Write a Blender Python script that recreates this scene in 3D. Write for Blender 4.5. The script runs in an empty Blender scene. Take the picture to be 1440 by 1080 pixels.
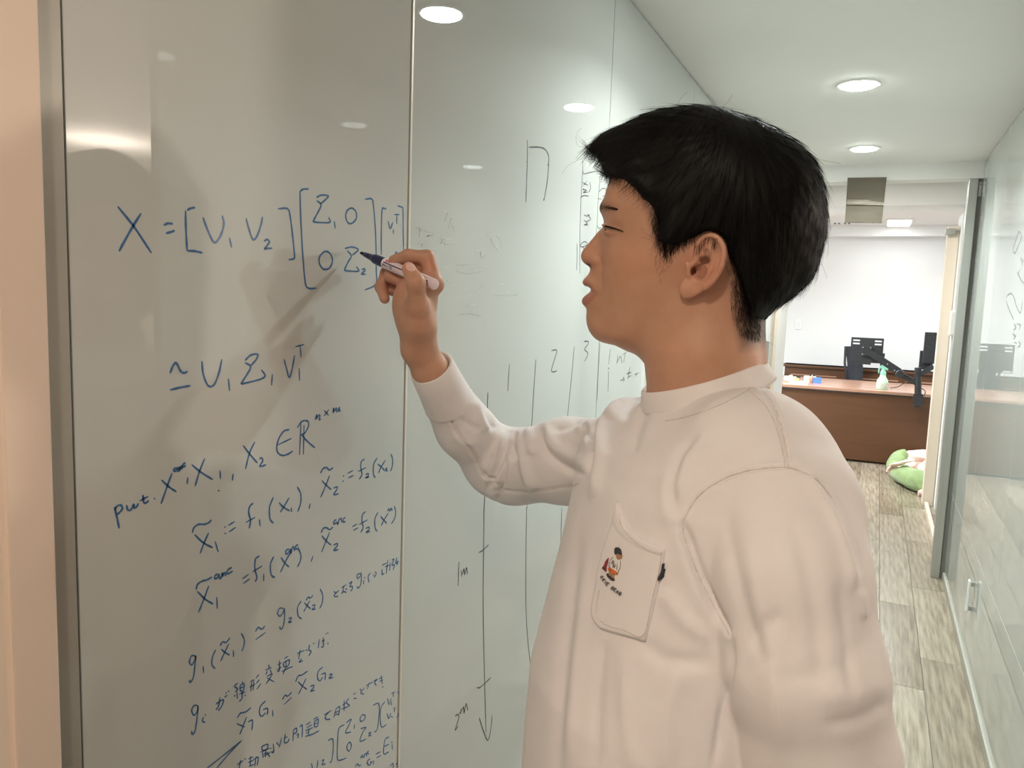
import bpy, bmesh, math, random
import numpy as np
from mathutils import Vector, Matrix
from mathutils.bvhtree import BVHTree
random.seed(7); np.random.seed(7)
S = bpy.context.scene; COL = S.collection
H = 1.43                       # camera height above the floor
CEIL = H + .774                # corridor ceiling
XL, XR = -.64, .428            # faces of the two glass walls
F = 1085.0                     # focal length in pixels of a 1440 wide picture
# ---------------------------------------------------------------- camera
def _n(v): v = np.asarray(v, float); return v/np.linalg.norm(v)
_dy = _n([(1236-720)/F, -(437-540)/F, -1]); _V = (F*F-516*340)/103.
_up = -_n([-340/F, -_V/F, -1]); _up = _n(_up-_dy*(_up@_dy)); _dx = _n(np.cross(_dy, _up))
R = np.stack([_dx, _dy, _up])                 # camera space -> world space
C0 = np.array([0, 0, H])
cam = bpy.data.cameras.new('camera'); camo = bpy.data.objects.new('camera', cam); COL.objects.link(camo)
cam.sensor_width = 36; cam.lens = F/1440*36; cam.clip_start = .02; cam.clip_end = 60
M4 = Matrix([list(R[0])+[0], list(R[1])+[0], list(R[2])+[H], [0, 0, 0, 1]]); camo.matrix_world = M4
S.camera = camo
def ray(u, v): return _n(R@np.array([(u-720)/F, -(v-540)/F, -1.]))
def P(u, v, d): return C0+R@np.array([(u-720)/F, -(v-540)/F, -1.])*d      # point of a picture position at a depth
def onx(u, v, X): r = ray(u, v); return C0+r*(X/r[0])
def ony(u, v, Y): r = ray(u, v); return C0+r*(Y/r[1])
def onz(u, v, Z): r = ray(u, v); return C0+r*((Z-H)/r[2])
def proj(p):
    q = (np.asarray(p, float)-C0)@R; return np.stack([720-F*q[..., 0]/q[..., 2], 540+F*q[..., 1]/q[..., 2], -q[..., 2]], -1)
# ---------------------------------------------------------------- world, exposure, lamps
w = bpy.data.worlds.new('world'); S.world = w; w.use_nodes = True
w.node_tree.nodes['Background'].inputs[0].default_value = (.9, .88, .85, 1); w.node_tree.nodes['Background'].inputs[1].default_value = .05
S.view_settings.view_transform = 'Standard'; S.view_settings.look = 'None'; S.view_settings.gamma = 1
S.view_settings.use_curve_mapping = False; S.view_settings.exposure = 0.0
COOL = (.91, 1, .965); WARM = (1, .83, .67)
DOWN = [(-.125, 1.92), (-.125, 3.0), (-.125, 4.16)]      # downlights of the corridor that the photo shows
WARMD = [(-.08, -.30), (-.08, -1.45)]
DOWN_W, WARM_W = 12, 10
def area(name, loc, size, power, col, shape='DISK', sy=None, rot=(0, 0, 0), spread=math.radians(150)):
    l = bpy.data.lights.new(name, 'AREA'); l.shape = shape; l.size = size
    if sy: l.size_y = sy
    l.energy = power; l.color = col; l.spread = spread
    o = bpy.data.objects.new(name, l); COL.objects.link(o); o.location = loc; o.rotation_euler = rot; return o
for x, y in DOWN: area('downlight_lamp', (x, y, CEIL-.012), .062, DOWN_W, COOL, spread=math.radians(140))
for x, y in WARMD: area('warm_downlight_lamp', (x, y, CEIL-.012), .11, WARM_W, WARM, spread=math.radians(165))
l_ = bpy.data.lights.new('side_room_lamp', 'POINT'); l_.energy = 104; l_.color = (1, .88, .76); l_.shadow_soft_size = .07
o_ = bpy.data.objects.new('side_room_lamp', l_); COL.objects.link(o_); o_.location = (2.61, 2.93, 1.935)
area('far_room_lamp', (-1.2, 7.2, 2.34), .5, 82, (.93, .97, 1), 'RECTANGLE', .5)
area('far_room_lamp', (1.5, 8.0, 2.34), .5, 46, (.93, .97, 1), 'RECTANGLE', .5)
area('far_room_lamp', (.13, 8.7, 2.33), .22, 14, (.95, .98, 1), 'RECTANGLE', .22, spread=math.pi)
area('passage_lamp', (-.12, 5.35, 2.34), .2, 26, (1, .98, .90), spread=math.pi)
# ---------------------------------------------------------------- materials
def mat(name, col, rough=.5, metal=0, spec=.5, coat=0, trans=0, ior=1.5, emit=None, es=0, noise=None, bump=None, sss=0, attr=None, sheen=0, alpha=1):
    m = bpy.data.materials.new(name); m.use_nodes = True; nt = m.node_tree; b = nt.nodes['Principled BSDF']
    b.inputs['Base Color'].default_value = (*col, 1); b.inputs['Roughness'].default_value = rough; b.inputs['Metallic'].default_value = metal
    b.inputs['Specular IOR Level'].default_value = spec; b.inputs['Coat Weight'].default_value = coat; b.inputs['Coat Roughness'].default_value = .02
    b.inputs['Transmission Weight'].default_value = trans; b.inputs['IOR'].default_value = ior; b.inputs['Sheen Weight'].default_value = sheen
    b.inputs['Alpha'].default_value = alpha
    if sss: b.inputs['Subsurface Weight'].default_value = sss; b.inputs['Subsurface Radius'].default_value = (.012, .005, .003); b.inputs['Subsurface Scale'].default_value = 1
    if emit: b.inputs['Emission Color'].default_value = (*emit, 1); b.inputs['Emission Strength'].default_value = es
    tc = nt.nodes.new('ShaderNodeTexCoord'); src = None
    if attr:
        a = nt.nodes.new('ShaderNodeAttribute'); a.attribute_name = attr; src = a.outputs['Color']
    if noise:                       # (scale, second colour, stretch)
        sc, c2, st = noise; mp = nt.nodes.new('ShaderNodeMapping'); mp.inputs['Scale'].default_value = st
        nt.links.new(tc.outputs['Object'], mp.inputs[0]); n = nt.nodes.new('ShaderNodeTexNoise'); n.inputs['Scale'].default_value = sc
        n.inputs['Detail'].default_value = 6; nt.links.new(mp.outputs[0], n.inputs['Vector'])
        cr = nt.nodes.new('ShaderNodeMapRange'); cr.inputs[1].default_value = .35; cr.inputs[2].default_value = .65; nt.links.new(n.outputs[0], cr.inputs[0])
        mx = nt.nodes.new('ShaderNodeMix'); mx.data_type = 'RGBA'; nt.links.new(cr.outputs[0], mx.inputs[0])
        mx.inputs[6].default_value = (*col, 1); mx.inputs[7].default_value = (*c2, 1); src2 = mx.outputs[2]
        if src:
            mm = nt.nodes.new('ShaderNodeMix'); mm.data_type = 'RGBA'; mm.blend_type = 'MULTIPLY'; mm.inputs[0].default_value = 1
            nt.links.new(src, mm.inputs[6]); nt.links.new(src2, mm.inputs[7]); src = mm.outputs[2]
        else: src = src2
    if src: nt.links.new(src, b.inputs['Base Color'])
    if bump:                        # (scale, strength, distance, stretch)
        sc, stg, dist, st = bump; mp = nt.nodes.new('ShaderNodeMapping'); mp.inputs['Scale'].default_value = st
        nt.links.new(tc.outputs['Object'], mp.inputs[0]); n = nt.nodes.new('ShaderNodeTexNoise'); n.inputs['Scale'].default_value = sc; n.inputs['Detail'].default_value = 4
        nt.links.new(mp.outputs[0], n.inputs['Vector']); bp = nt.nodes.new('ShaderNodeBump'); bp.inputs['Strength'].default_value = stg; bp.inputs['Distance'].default_value = dist
        nt.links.new(n.outputs[0], bp.inputs['Height']); nt.links.new(bp.outputs[0], b.inputs['Normal'])
    return m
I1 = (1, 1, 1)
M = dict(
 glassL=mat('back_painted_glass', (.55, .56, .54), .008, spec=.5, coat=.0, noise=(.8, (.54, .55, .53), I1)),
 glassR=mat('back_painted_glass_white', (.50, .52, .50), .012, noise=(.8, (.48, .51, .49), I1)),
 ceil=mat('ceiling_paint', (.82, .81, .785), .75, noise=(3, (.80, .79, .765), I1), bump=(400, .06, .001, I1)),
 white=mat('white_paint', (.80, .81, .80), .6, noise=(2, (.77, .78, .77), I1), bump=(300, .05, .001, I1)),
 beige=mat('beige_paint', (.80, .71, .62), .55, noise=(4, (.785, .69, .60), I1), bump=(350, .06, .001, I1)),
 beigetrim=mat('beige_trim', (.72, .57, .47), .5, bump=(300, .05, .001, I1)),
 cream=mat('cream_frame', (.76, .68, .58), .45, noise=(6, (.72, .63, .52), (1, 1, .1))),
 alu=mat('anodised_aluminium', (.52, .54, .52), .32, metal=.75, noise=(40, (.47, .49, .47), (1, 1, .02))),
 alud=mat('grey_gasket', (.30, .30, .27), .5, bump=(200, .05, .001, I1)),
 strip=mat('grey_strip', (.36, .34, .30), .4, metal=.2, bump=(200, .04, .001, I1)),
 joint=mat('joint_filler', (.20, .20, .18), .6, bump=(200, .05, .001, I1)),
 jlight=mat('light_joint_trim', (.72, .68, .62), .35, metal=.3, bump=(200, .05, .001, I1)),
 lampglass=mat('lamp_diffuser', (1, 1, 1), .4, emit=(1, .99, .95), es=6, noise=(20, (.97, .97, .97), I1)),
 downglass=mat('downlight_diffuser', (1, 1, 1), .4, emit=(.94, 1, .955), es=120, noise=(20, (.97, .97, .97), I1)),
 trim=mat('lamp_trim', (.85, .85, .83), .3, noise=(20, (.82, .82, .8), I1)),
 card=mat('brown_board', (.115, .095, .066), .55, spec=.25, noise=(5, (.095, .08, .055), (1, 1, 5)), bump=(30, .2, .004, (1, 1, 6))),
 woodd=mat('dark_desk_wood', (.115, .048, .019), .42, noise=(5, (.095, .040, .016), (.3, 1, 4)), bump=(60, .1, .001, (1, 1, 8))),
 woodt=mat('desk_top_wood', (.46, .27, .19), .25, noise=(6, (.38, .21, .14), (.4, 5, 1))),  # paler than the front: glare on the desk top put into the colour
 black=mat('black_metal', (.022, .024, .028), .4, noise=(60, (.03, .032, .036), I1)),
 mesh=mat('chair_mesh', (.035, .04, .05), .7, noise=(200, (.02, .022, .03), I1)),
 bottle=mat('spray_bottle_plastic', (.55, .78, .60), .3, noise=(10, (.50, .74, .56), I1)),
 mint=mat('mint_plastic', (.30, .66, .50), .35, noise=(10, (.27, .6, .46), I1)),
 label=mat('bottle_label', (.75, .78, .62), .5, noise=(90, (.25, .3, .25), (1, 1, 3))),
 green=mat('green_fleece', (.26, .36, .15), .9, noise=(20, (.20, .30, .11), I1), bump=(300, .4, .002, I1), sheen=.3),
 pink=mat('pink_patterned_cloth', (.86, .72, .64), .9, noise=(14, (.74, .45, .38), (1, 2, 1)), bump=(300, .3, .002, I1)),
 yellow=mat('yellow_plastic', (.75, .80, .25), .4, noise=(30, (.65, .72, .2), I1)),
 blue=mat('blue_card', (.10, .24, .62), .5, noise=(30, (.08, .2, .55), I1)),
 paper=mat('white_paper', (.82, .82, .78), .7, noise=(30, (.76, .76, .72), I1)),
 ink=mat('blue_ink', (.028, .105, .25), .35, noise=(150, (.045, .15, .33), I1)),
 inkb=mat('black_ink', (.025, .028, .03), .4, noise=(150, (.07, .075, .08), I1)),
 ghost=mat('erased_ink', (.47, .49, .465), .4, noise=(90, (.57, .60, .565), I1)),
 skin=mat('skin', (1, 1, 1), .46, sss=.12, attr='Col', spec=.35, noise=(55, (.95, .92, .91), I1), bump=(900, .12, .0006, I1)),
 lid=mat('eye_white', (.55, .50, .46), .2, noise=(50, (.5, .42, .38), I1)),
 iris=mat('iris', (.02, .012, .008), .1, noise=(50, (.03, .02, .012), I1)),
 nail=mat('nail', (.80, .52, .44), .2, noise=(80, (.76, .48, .40), I1)),
 hair=mat('black_hair', (.0025, .0025, .003), .5, spec=.12, noise=(50, (.006, .006, .006), (1, 1, .2)), bump=(160, .25, .0015, (1, 1, .15))),
 strand=mat('hair_strand', (.004, .004, .0045), .45, spec=.10, noise=(80, (.008, .0075, .007), I1)),
 cloth=mat('cream_jersey', (.77, .74, .745), .9, sheen=.1, noise=(30, (.75, .715, .72), I1), bump=(1400, .25, .0008, I1)),
 rib=mat('ribbed_jersey', (.78, .745, .745), .9, sheen=.1, noise=(30, (.75, .715, .715), I1), bump=(260, .35, .001, (1, 1, .3))),
 thread=mat('cream_thread', (.72, .69, .69), .8, noise=(200, (.6, .5, .42), I1)),
 pants=mat('dark_trousers', (.05, .055, .07), .85, noise=(60, (.04, .044, .056), I1), bump=(500, .3, .001, I1)),
 shoe=mat('shoe_leather', (.03, .028, .026), .4, noise=(40, (.04, .035, .03), I1)),
 sole=mat('rubber_sole', (.6, .58, .55), .7, noise=(40, (.55, .53, .5), I1)),
 navy=mat('navy_plastic', (.012, .018, .075), .3, noise=(40, (.016, .022, .09), I1)),
 nib=mat('felt_nib', (.008, .008, .012), .8, bump=(900, .3, .0004, I1)),
 barrel=mat('marker_barrel', (.92, .83, .89), .3, noise=(20, (.75, .6, .65), I1)),
 red=mat('red_print', (.70, .05, .10), .4, noise=(100, (.62, .05, .09), I1)),
 tred=mat('red_thread', (.33, .03, .04), .8, noise=(400, (.24, .02, .03), I1)),
 torange=mat('orange_thread', (.72, .17, .03), .8, noise=(400, (.6, .13, .02), I1)),
 ttan=mat('tan_thread', (.42, .23, .12), .8, noise=(400, (.34, .18, .09), I1)),
 twhite=mat('white_thread', (.82, .80, .76), .8, noise=(400, (.74, .72, .68), I1)),
 tdark=mat('dark_thread', (.03, .03, .045), .8, noise=(400, (.05, .05, .06), I1)),
 base=mat('grey_baseboard', (.44, .43, .38), .4, bump=(200, .05, .001, I1)),
 inkg=mat('faint_grey_ink', (.10, .11, .10), .5, noise=(60, (.22, .23, .22), I1)),
 clear=mat('clear_glass', (.95, .98, .97), .0, trans=1, ior=1.02, spec=.5, noise=(1, (.94, .97, .96), I1)),
)
# ---------------------------------------------------------------- helpers
def link(o, name=None, parent=None, **kw):
    COL.objects.link(o)
    if parent is not None: o.parent = parent
    for k, v in kw.items(): o[k] = v
    return o
def empty(name, loc=(0, 0, 0), **kw):
    o = bpy.data.objects.new(name, None); o.empty_display_size = .05; link(o, **kw); o.location = loc; return o
def mesh_obj(name, verts, faces, m, parent=None, smooth=True, origin=None, **kw):
    me = bpy.data.meshes.new(name); off = np.zeros(3)
    verts = np.asarray(verts, float); p_ = parent
    while p_ is not None: off = off+np.array(p_.location); p_ = p_.parent
    me.from_pydata((verts-off).tolist(), [], faces if isinstance(faces, list) else faces.tolist()); me.update()
    if smooth: me.polygons.foreach_set('use_smooth', [True]*len(me.polygons))
    if m is not None: me.materials.append(M[m] if isinstance(m, str) else m)
    o = bpy.data.objects.new(name, me); link(o, parent=parent, **kw)
    return o
class MB:
    def __init__(s): s.v = []; s.f = []
    def add(s, v, f): n = len(s.v); s.v += [tuple(map(float, p)) for p in v]; s.f += [tuple(n+i for i in q) for q in f]; return s
    def box(s, a, b, bev=0):
        (x0, y0, z0), (x1, y1, z1) = np.minimum(a, b), np.maximum(a, b)
        if bev <= 0:
            v = [(x0, y0, z0), (x1, y0, z0), (x1, y1, z0), (x0, y1, z0), (x0, y0, z1), (x1, y0, z1), (x1, y1, z1), (x0, y1, z1)]
            return s.add(v, [(0, 3, 2, 1), (4, 5, 6, 7), (0, 1, 5, 4), (1, 2, 6, 5), (2, 3, 7, 6), (3, 0, 4, 7)])
        bm = bmesh.new(); bmesh.ops.create_cube(bm, size=1)
        for q in bm.verts: q.co = Vector(((x0+x1)/2+q.co.x*(x1-x0), (y0+y1)/2+q.co.y*(y1-y0), (z0+z1)/2+q.co.z*(z1-z0)))
        bmesh.ops.bevel(bm, geom=bm.edges[:], offset=bev, segments=2, affect='EDGES', profile=.5)
        bm.verts.index_update(); s.add([q.co[:] for q in bm.verts], [[q.index for q in f.verts] for f in bm.faces]); bm.free(); return s
    def obox(s, c, ax, half):       # oriented box: centre, three axes, half sizes
        c = np.asarray(c, float); ax = [np.asarray(a, float) for a in ax]; v = []
        for i in (-1, 1):
            for j in (-1, 1):
                for k in (-1, 1): v.append(c+ax[0]*half[0]*i+ax[1]*half[1]*j+ax[2]*half[2]*k)
        return s.add(v, [(0, 1, 3, 2), (4, 6, 7, 5), (0, 4, 5, 1), (2, 3, 7, 6), (0, 2, 6, 4), (1, 5, 7, 3)])
    def tube(s, pts, rad, n=8, cap=True):
        pts = np.asarray(pts, float); k = len(pts); rad = np.broadcast_to(rad, (k,)) if np.ndim(rad) < 2 else rad
        t = np.gradient(pts, axis=0); t /= np.linalg.norm(t, axis=1)[:, None]+1e-12
        a = np.array([0, 0, 1.]) if abs(t[0][2]) < .9 else np.array([1., 0, 0]); u = _n(np.cross(t[0], a)); vs = []
        for i in range(k):
            u = _n(u-t[i]*(u@t[i])); b = np.cross(t[i], u)
            for j in range(n): an = 2*math.pi*j/n; vs.append(pts[i]+(u*math.cos(an)+b*math.sin(an))*rad[i])
        fs = [(i*n+j, i*n+(j+1) % n, (i+1)*n+(j+1) % n, (i+1)*n+j) for i in range(k-1) for j in range(n)]
        if cap: fs += [tuple(range(n-1, -1, -1)), tuple((k-1)*n+j for j in range(n))]
        return s.add(vs, fs)
    def lathe(s, base, axis, prof, n=24):   # prof = [(dist along axis, radius)]
        base = np.asarray(base, float); axis = _n(axis); a = np.array([0, 0, 1.]) if abs(axis[2]) < .9 else np.array([1., 0, 0])
        u = _n(np.cross(axis, a)); b = np.cross(axis, u); vs = []
        for d, r in prof:
            for j in range(n): an = 2*math.pi*j/n; vs.append(base+axis*d+(u*math.cos(an)+b*math.sin(an))*max(r, 1e-5))
        k = len(prof); fs = [(i*n+j, i*n+(j+1) % n, (i+1)*n+(j+1) % n, (i+1)*n+j) for i in range(k-1) for j in range(n)]
        fs += [tuple(range(n-1, -1, -1)), tuple((k-1)*n+j for j in range(n))]
        return s.add(vs, fs)
    def build(s, name, m, parent=None, smooth=False, **kw):
        o = mesh_obj(name, s.v, s.f, m, parent, smooth, **kw)
        if smooth:
            bm = bmesh.new(); bm.from_mesh(o.data); bmesh.ops.recalc_face_normals(bm, faces=bm.faces[:])
            for e in bm.edges: e.smooth = e.calc_face_angle(0) < .7 if len(e.link_faces) == 2 else True
            bm.to_mesh(o.data); bm.free()
        return o
def catmull(pts, k=6):
    p = np.asarray(pts, float)
    if len(p) < 3: return p
    q = np.vstack([2*p[0]-p[1], p, 2*p[-1]-p[-2]]); out = []
    for i in range(1, len(q)-2):
        for t in np.linspace(0, 1, k, endpoint=False):
            out.append(.5*((2*q[i])+(-q[i-1]+q[i+1])*t+(2*q[i-1]-5*q[i]+4*q[i+1]-q[i+2])*t*t+(-q[i-1]+3*q[i]-3*q[i+1]+q[i+2])*t**3))
    out.append(p[-1]); return np.array(out)
# ================================================================ the setting
def planks():
    fl = MB().box((-3.2, -2.6, -.06), (4.2, 10, -.006)).build('floor', 'joint', kind='structure')
    fm = [mat('oak_plank_%s' % n, c, .23, noise=(7, c2, (9, .7, 1)), bump=(14, .4, .0018, (9, .6, 1)), spec=.6)
          for n, c, c2 in (('a', (.35, .30, .225), (.20, .165, .12)), ('b', (.41, .355, .275), (.25, .21, .155)), ('c', (.30, .25, .18), (.17, .14, .10)))]
    shared = {}
    x0 = XR-.006; rnd = random.Random(3); cols = []
    for c in range(-14, 17): cols.append((x0-.153*(c+1), c))
    for xa, c in cols:
        if xa < -1.85 or xa > 1.6: continue
        inside = -.65 < xa < .4
        y = (.9 if inside else 4.75)+rnd.random()*-.7; L = .92
        while y < 9.5:
            key = rnd.randrange(3)
            if not (not inside and y < 4.2):
                if key not in shared:
                    me = bpy.data.meshes.new('plank'); mb = MB().box((.0012, .0012, -.006), (.1518, L-.0015, 0), .0009)
                    me.from_pydata(mb.v, [], mb.f); me.materials.append(fm[key]); shared[key] = me
                o = bpy.data.objects.new('plank', shared[key]); COL.objects.link(o); o.parent = fl; o.location = (xa, y, rnd.random()*.0006)
            y += L
    return fl
planks()
# corridor ceiling and header that closes it
cl = MB().box((-.72, -2.5, CEIL), (XR+.1, 4.64, CEIL+.08)).build('ceiling', 'ceil', kind='structure')
MB().box((XR+.1, -2.5, CEIL), (4.0, 1.452, CEIL+.08)).build('ceiling_side', 'ceil', kind='structure')
MB().box((-1.9, 4.76, H+.93), (2.6, 9.9, H+1.0)).build('ceiling_far', 'ceil', kind='structure')
MB().box((-1.9, 4.64, CEIL-.085), (2.6, 4.76, H+1.0), .002).build('trim_1', 'ceil', kind='structure')
MB().box((-.64, 6.36, H+.765), (2.4, 6.80, H+.93), .003).build('trim_2', 'white', kind='structure')
MB().box((-1.9, 9.50, H+.815), (2.5, 9.72, H+.93), .003).build('trim_3', 'white', kind='structure')
# left wall: beige wall with trim, then glass writing panels
MB().box((-.78, -2.5, 0), (XL+.012, .405, CEIL)).build('wall_left_near', 'beige', kind='structure')
t = MB().box((XL-.02, .375, 0), (XL+.020, .415, CEIL), .002).build('trim_4', 'beigetrim', kind='structure')
MB().box((XL-.02, .415, 0), (XL+.004, .4445, CEIL), .001).build('trim_5', 'strip', kind='structure')
sp = MB().box((XL-.004, .205, H-.16), (XL+.017, .262, H+.0), .002).build('wall_plate', 'beigetrim', label='flat beige plate on the beige wall at the left picture edge', category='plate')
wl = MB().box((-.78, .40, 0), (XL-.008, 6.3, CEIL+.3)).build('wall_left', 'joint', kind='structure')
JL = [.447, .985, 1.881, 2.775, 3.669, 4.563, 5.457]
GP = []
for i in range(6):
    a = JL[i]+.0014; b = JL[i+1]-.0014 if i else JL[i+1]-.0045
    if i == 1: a = JL[1]+.0035
    GP.append(MB().box((XL-.008, a, .03), (XL, b, CEIL-.004), .0007).build('glass_panel', 'glassL', wl))
GP[0]['label'] = 'glass panel with blue equations'; GP[1]['label'] = 'glass panel with black chart'
MB().box((XL-.008, .9825, .03), (XL+.0016, .9872, CEIL-.004), .0005).build('joint_strip', 'jlight', wl)
MB().box((XL-.006, .447, 0), (XL+.006, 5.9, .03), .001).build('baseboard_left', 'cream', kind='structure')
MB().box((XL-.14, 5.48, 0), (XL+.015, 5.62, H+.76), .003).build('trim_6', 'cream', kind='structure')
MB().box((XL-.14, 5.62, 0), (XL+.005, 6.3, H+.93), .002).build('trim_7', 'white', kind='structure')
# right wall: glass panels in two heights
wr = MB().box((XR+.008, 1.452, 0), (XR+.03, 4.64, CEIL)).build('wall_right', 'alud', kind='structure')
JR = [1.452, 2.05, 2.93, 3.80, 4.64]; ZH = H-.958
for i in range(4):
    for z0, z1 in ((.045, ZH-.0015), (ZH+.0015, CEIL-.003)):
        MB().box((XR, JR[i]+.001, z0), (XR+.008, JR[i+1]-.001, z1), .0006).build('glass_panel', 'glassR', wr)
for y in JR[1:4]: MB().box((XR+.004, y-.0012, .045), (XR+.0085, y+.0012, CEIL-.003)).build('joint_strip', 'jlight', wr)
MB().box((XR+.004, 1.452, ZH-.002), (XR+.0085, 4.64, ZH+.002)).build('joint_strip', 'jlight', wr)
MB().box((XR-.008, 1.452, 0), (XR+.01, 4.64, .045), .002).build('baseboard_right', 'base', kind='structure')
hp = empty('door_pull', (XR-.012, 3.47, H-1.115), label='small upright white pull handle low on the right glass wall', category='handle')
MB().box((XR-.022, 3.455, H-1.18), (XR-.014, 3.485, H-1.05), .003).build('grip', 'white', hp)
for z in (-1.165, -1.065): MB().box((XR-.014, 3.463, H+z-.008), (XR, 3.477, H+z+.008)).build('foot', 'alu', hp)
# aluminium sliding door post at the end of the right wall
MB().box((XR-.062, 4.66, 0), (XR-.018, 4.72, CEIL-.085), .003).build('trim_8', 'alu', kind='structure')
MB().box((XR-.018, 4.68, 0), (XR+.004, 4.74, CEIL-.085), .002).build('trim_9', 'alud', kind='structure')
cb = empty('latch_plate', (XR-.006, 4.675, CEIL-.15), label='small metal latch plate at the top of the grey post', category='latch')
MB().box((XR-.016, 4.668, CEIL-.175), (XR+.002, 4.68, CEIL-.10), .002).build('plate', 'alu', cb)
for z in (.115, .16): MB().lathe((XR-.007, 4.668, CEIL-z), (0, -1, 0), [(0, .004), (.002, .004), (.003, .002)], 10).build('screw', 'alud', cb)
# clear pane and cream frame behind the post
MB().box((XR+.002, 4.76, .02), (XR+.010, 5.30, H+.75)).build('window_1', 'clear', kind='structure')
MB().box((XR-.024, 6.42, 0), (XR+.048, 6.56, H+.62), .003).build('door_1', 'cream', kind='structure')
MB().box((XR+.050, 6.30, 0), (XR+.12, 6.62, H+.70), .003).build('trim_10', 'white', kind='structure')
MB().box((XR-.010, 4.76, 0), (XR+.014, 6.41, .03), .002).build('trim_11', 'cream', kind='structure')
dc = empty('door_closer', (XR-.0, 6.38, H+.58), label='small grey closer arm at the top of the cream door edge', category='closer')
MB().box((XR-.045, 6.37, H+.555), (XR+.02, 6.415, H+.60), .004).build('body', 'alu', dc)
MB().box((XR+.02, 6.385, H+.585), (XR+.05, 6.40, H+.60), .002).build('arm', 'alu', dc)
ip = MB().box((XR+.03, 6.27, H-.16), (XR+.075, 6.30, H+.02), .012).build('intercom', 'trim', label='white rounded intercom plate beside the cream door edge behind the glass', category='intercom')
# far room
MB().box((-1.9, 9.72, 0), (2.6, 9.85, H+1.0)).build('wall_back', 'white', kind='structure')
MB().box((-1.95, 6.3, 0), (-1.85, 9.8, H+1.0)).build('wall_far_left', 'white', kind='structure')
MB().box((-1.9, 6.25, 0), (XL-.14, 6.33, H+1.0)).build('wall_far_front', 'white', kind='structure')
MB().box((XR+.12, 6.35, 0), (2.0, 6.45, H+1.0)).build('wall_far_side', 'white', kind='structure')
MB().box((2.5, 4.7, 0), (2.6, 9.8, H+1.0)).build('wall_far_right', 'white', kind='structure')
MB().box((XR+.1, 4.64, 0), (2.6, 4.76, H+1.0)).build('wall_far_near', 'white', kind='structure')
# room beside and behind the camera (never in view, it shows in the glass)
MB().box((-.8, -2.6, 0), (4.1, -2.5, CEIL)).build('wall_behind', 'white', kind='structure')
MB().box((4.0, -2.6, 0), (4.1, 4.7, CEIL+.1)).build('wall_side_room', 'beige', kind='structure')
MB().box((XR+.10, 4.0, 0), (4.1, 4.1, CEIL+.1)).build('wall_side_far', 'beige', kind='structure')
MB().box((XR+.1, 1.452, CEIL), (4.0, 4.1, CEIL+.08)).build('ceiling_side_room', 'ceil', kind='structure')
# ceiling downlights
lab = ['round recessed ceiling downlight above the head, just out at the top edge', 'round recessed ceiling downlight, nearer of the two seen in the corridor', 'round recessed ceiling downlight, farther of the two, near the brown board']
def downlight(x, y, lb, z=CEIL, warm=False):
    e = empty('ceiling_downlight', (x, y, z), label=lb, category='ceiling light', group='corridor downlights')
    MB().lathe((x, y, z), (0, 0, -1), [(-.0, .072), (.004, .070), (.005, .060), (.002, .058)], 32).build('trim_ring', 'trim', e, True)
    MB().lathe((x, y, z+.0), (0, 0, -1), [(-.0, .056), (.007, .055), (.009, .050)], 32).build('diffuser', 'downglass' if not warm else 'lampglass', e, True)
for (x, y), lb in zip(DOWN, lab): downlight(x, y, lb)
for i, (x, y) in enumerate(WARMD): downlight(x, y, ['warm recessed downlight behind the camera, nearer one', 'warm recessed downlight behind the camera, farther one'][i], warm=True)
e = empty('ceiling_panel_light', (.13, 9.25, H+.93), label='small square ceiling light in the far white room', category='ceiling light')
MB().box((-.0, 8.80, H+.915), (.24, 9.42, H+.93), .003).build('frame', 'trim', e)
MB().box((.015, 8.82, H+.910), (.225, 9.40, H+.916), .001).build('diffuser', 'lampglass', e)
e = empty('air_vent', (-.44, 9.15, H+.93), label='slotted black and white air vent in the far room ceiling', category='vent')
MB().box((-.58, 9.08, H+.922), (-.34, 9.22, H+.93), .001).build('frame', 'trim', e)
for x in (-.50, -.46, -.40, -.36): MB().box((x-.012, 9.09, H+.918), (x+.008, 9.21, H+.923)).build('slot', 'black', e)
# brown hanging board under the header
a, b, c, d = ony(1192, 250, 4.60), ony(1247, 249, 4.60), ony(1240, 314, 4.60), ony(1188, 313, 4.60)
e = empty('hanging_board', tuple((a+b)/2), label='brown cardboard sheet taped under the ceiling beam', category='cardboard')
def sheet(q, y0, y1, nx=8, ny=8, ragged=.0):
    mb = MB(); V = []; rr = random.Random(5)
    for k, y in enumerate((y0, y1)):
        for j in range(ny+1):
            for i in range(nx+1):
                s, t_ = i/nx, j/ny; p = (q[0]*(1-s)+q[1]*s)*(1-t_)+(q[3]*(1-s)+q[2]*s)*t_
                V.append((p[0], y+.006*math.sin(3*t_+2*s), p[2]+(rr.uniform(-1, 1)*ragged if j == ny and k == 0 else 0)))
    n = (nx+1)*(ny+1); f = []
    for j in range(ny):
        for i in range(nx):
            A = j*(nx+1)+i; f += [(A, A+1, A+nx+2, A+nx+1), (n+A, n+A+nx+1, n+A+nx+2, n+A+1)]
    for i in range(nx): f += [(i, n+i, n+i+1, i+1), (ny*(nx+1)+i, ny*(nx+1)+i+1, n+ny*(nx+1)+i+1, n+ny*(nx+1)+i)]
    for j in range(ny): A = j*(nx+1); f += [(A, A+nx+1, n+A+nx+1, n+A), (A+nx, n+A+nx, n+A+2*nx+1, A+2*nx+1)]
    return mb.add(V, f)
sheet((a, b, c, d), 4.595, 4.602, 8, 8, .003).build('board', 'card', e, True)
m_ = lambda s: a*(1-s)+d*s; n_ = lambda s: b*(1-s)+c*s
sheet((m_(.48), n_(.50), n_(.62), m_(.60)), 4.5925, 4.594, 6, 2).build('tape', mat('brown_tape', (.15, .125, .09), .2, noise=(8, (.19, .155, .11), (1, 1, 6)), bump=(60, .5, .003, (2, 1, 8))), e, True)
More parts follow.
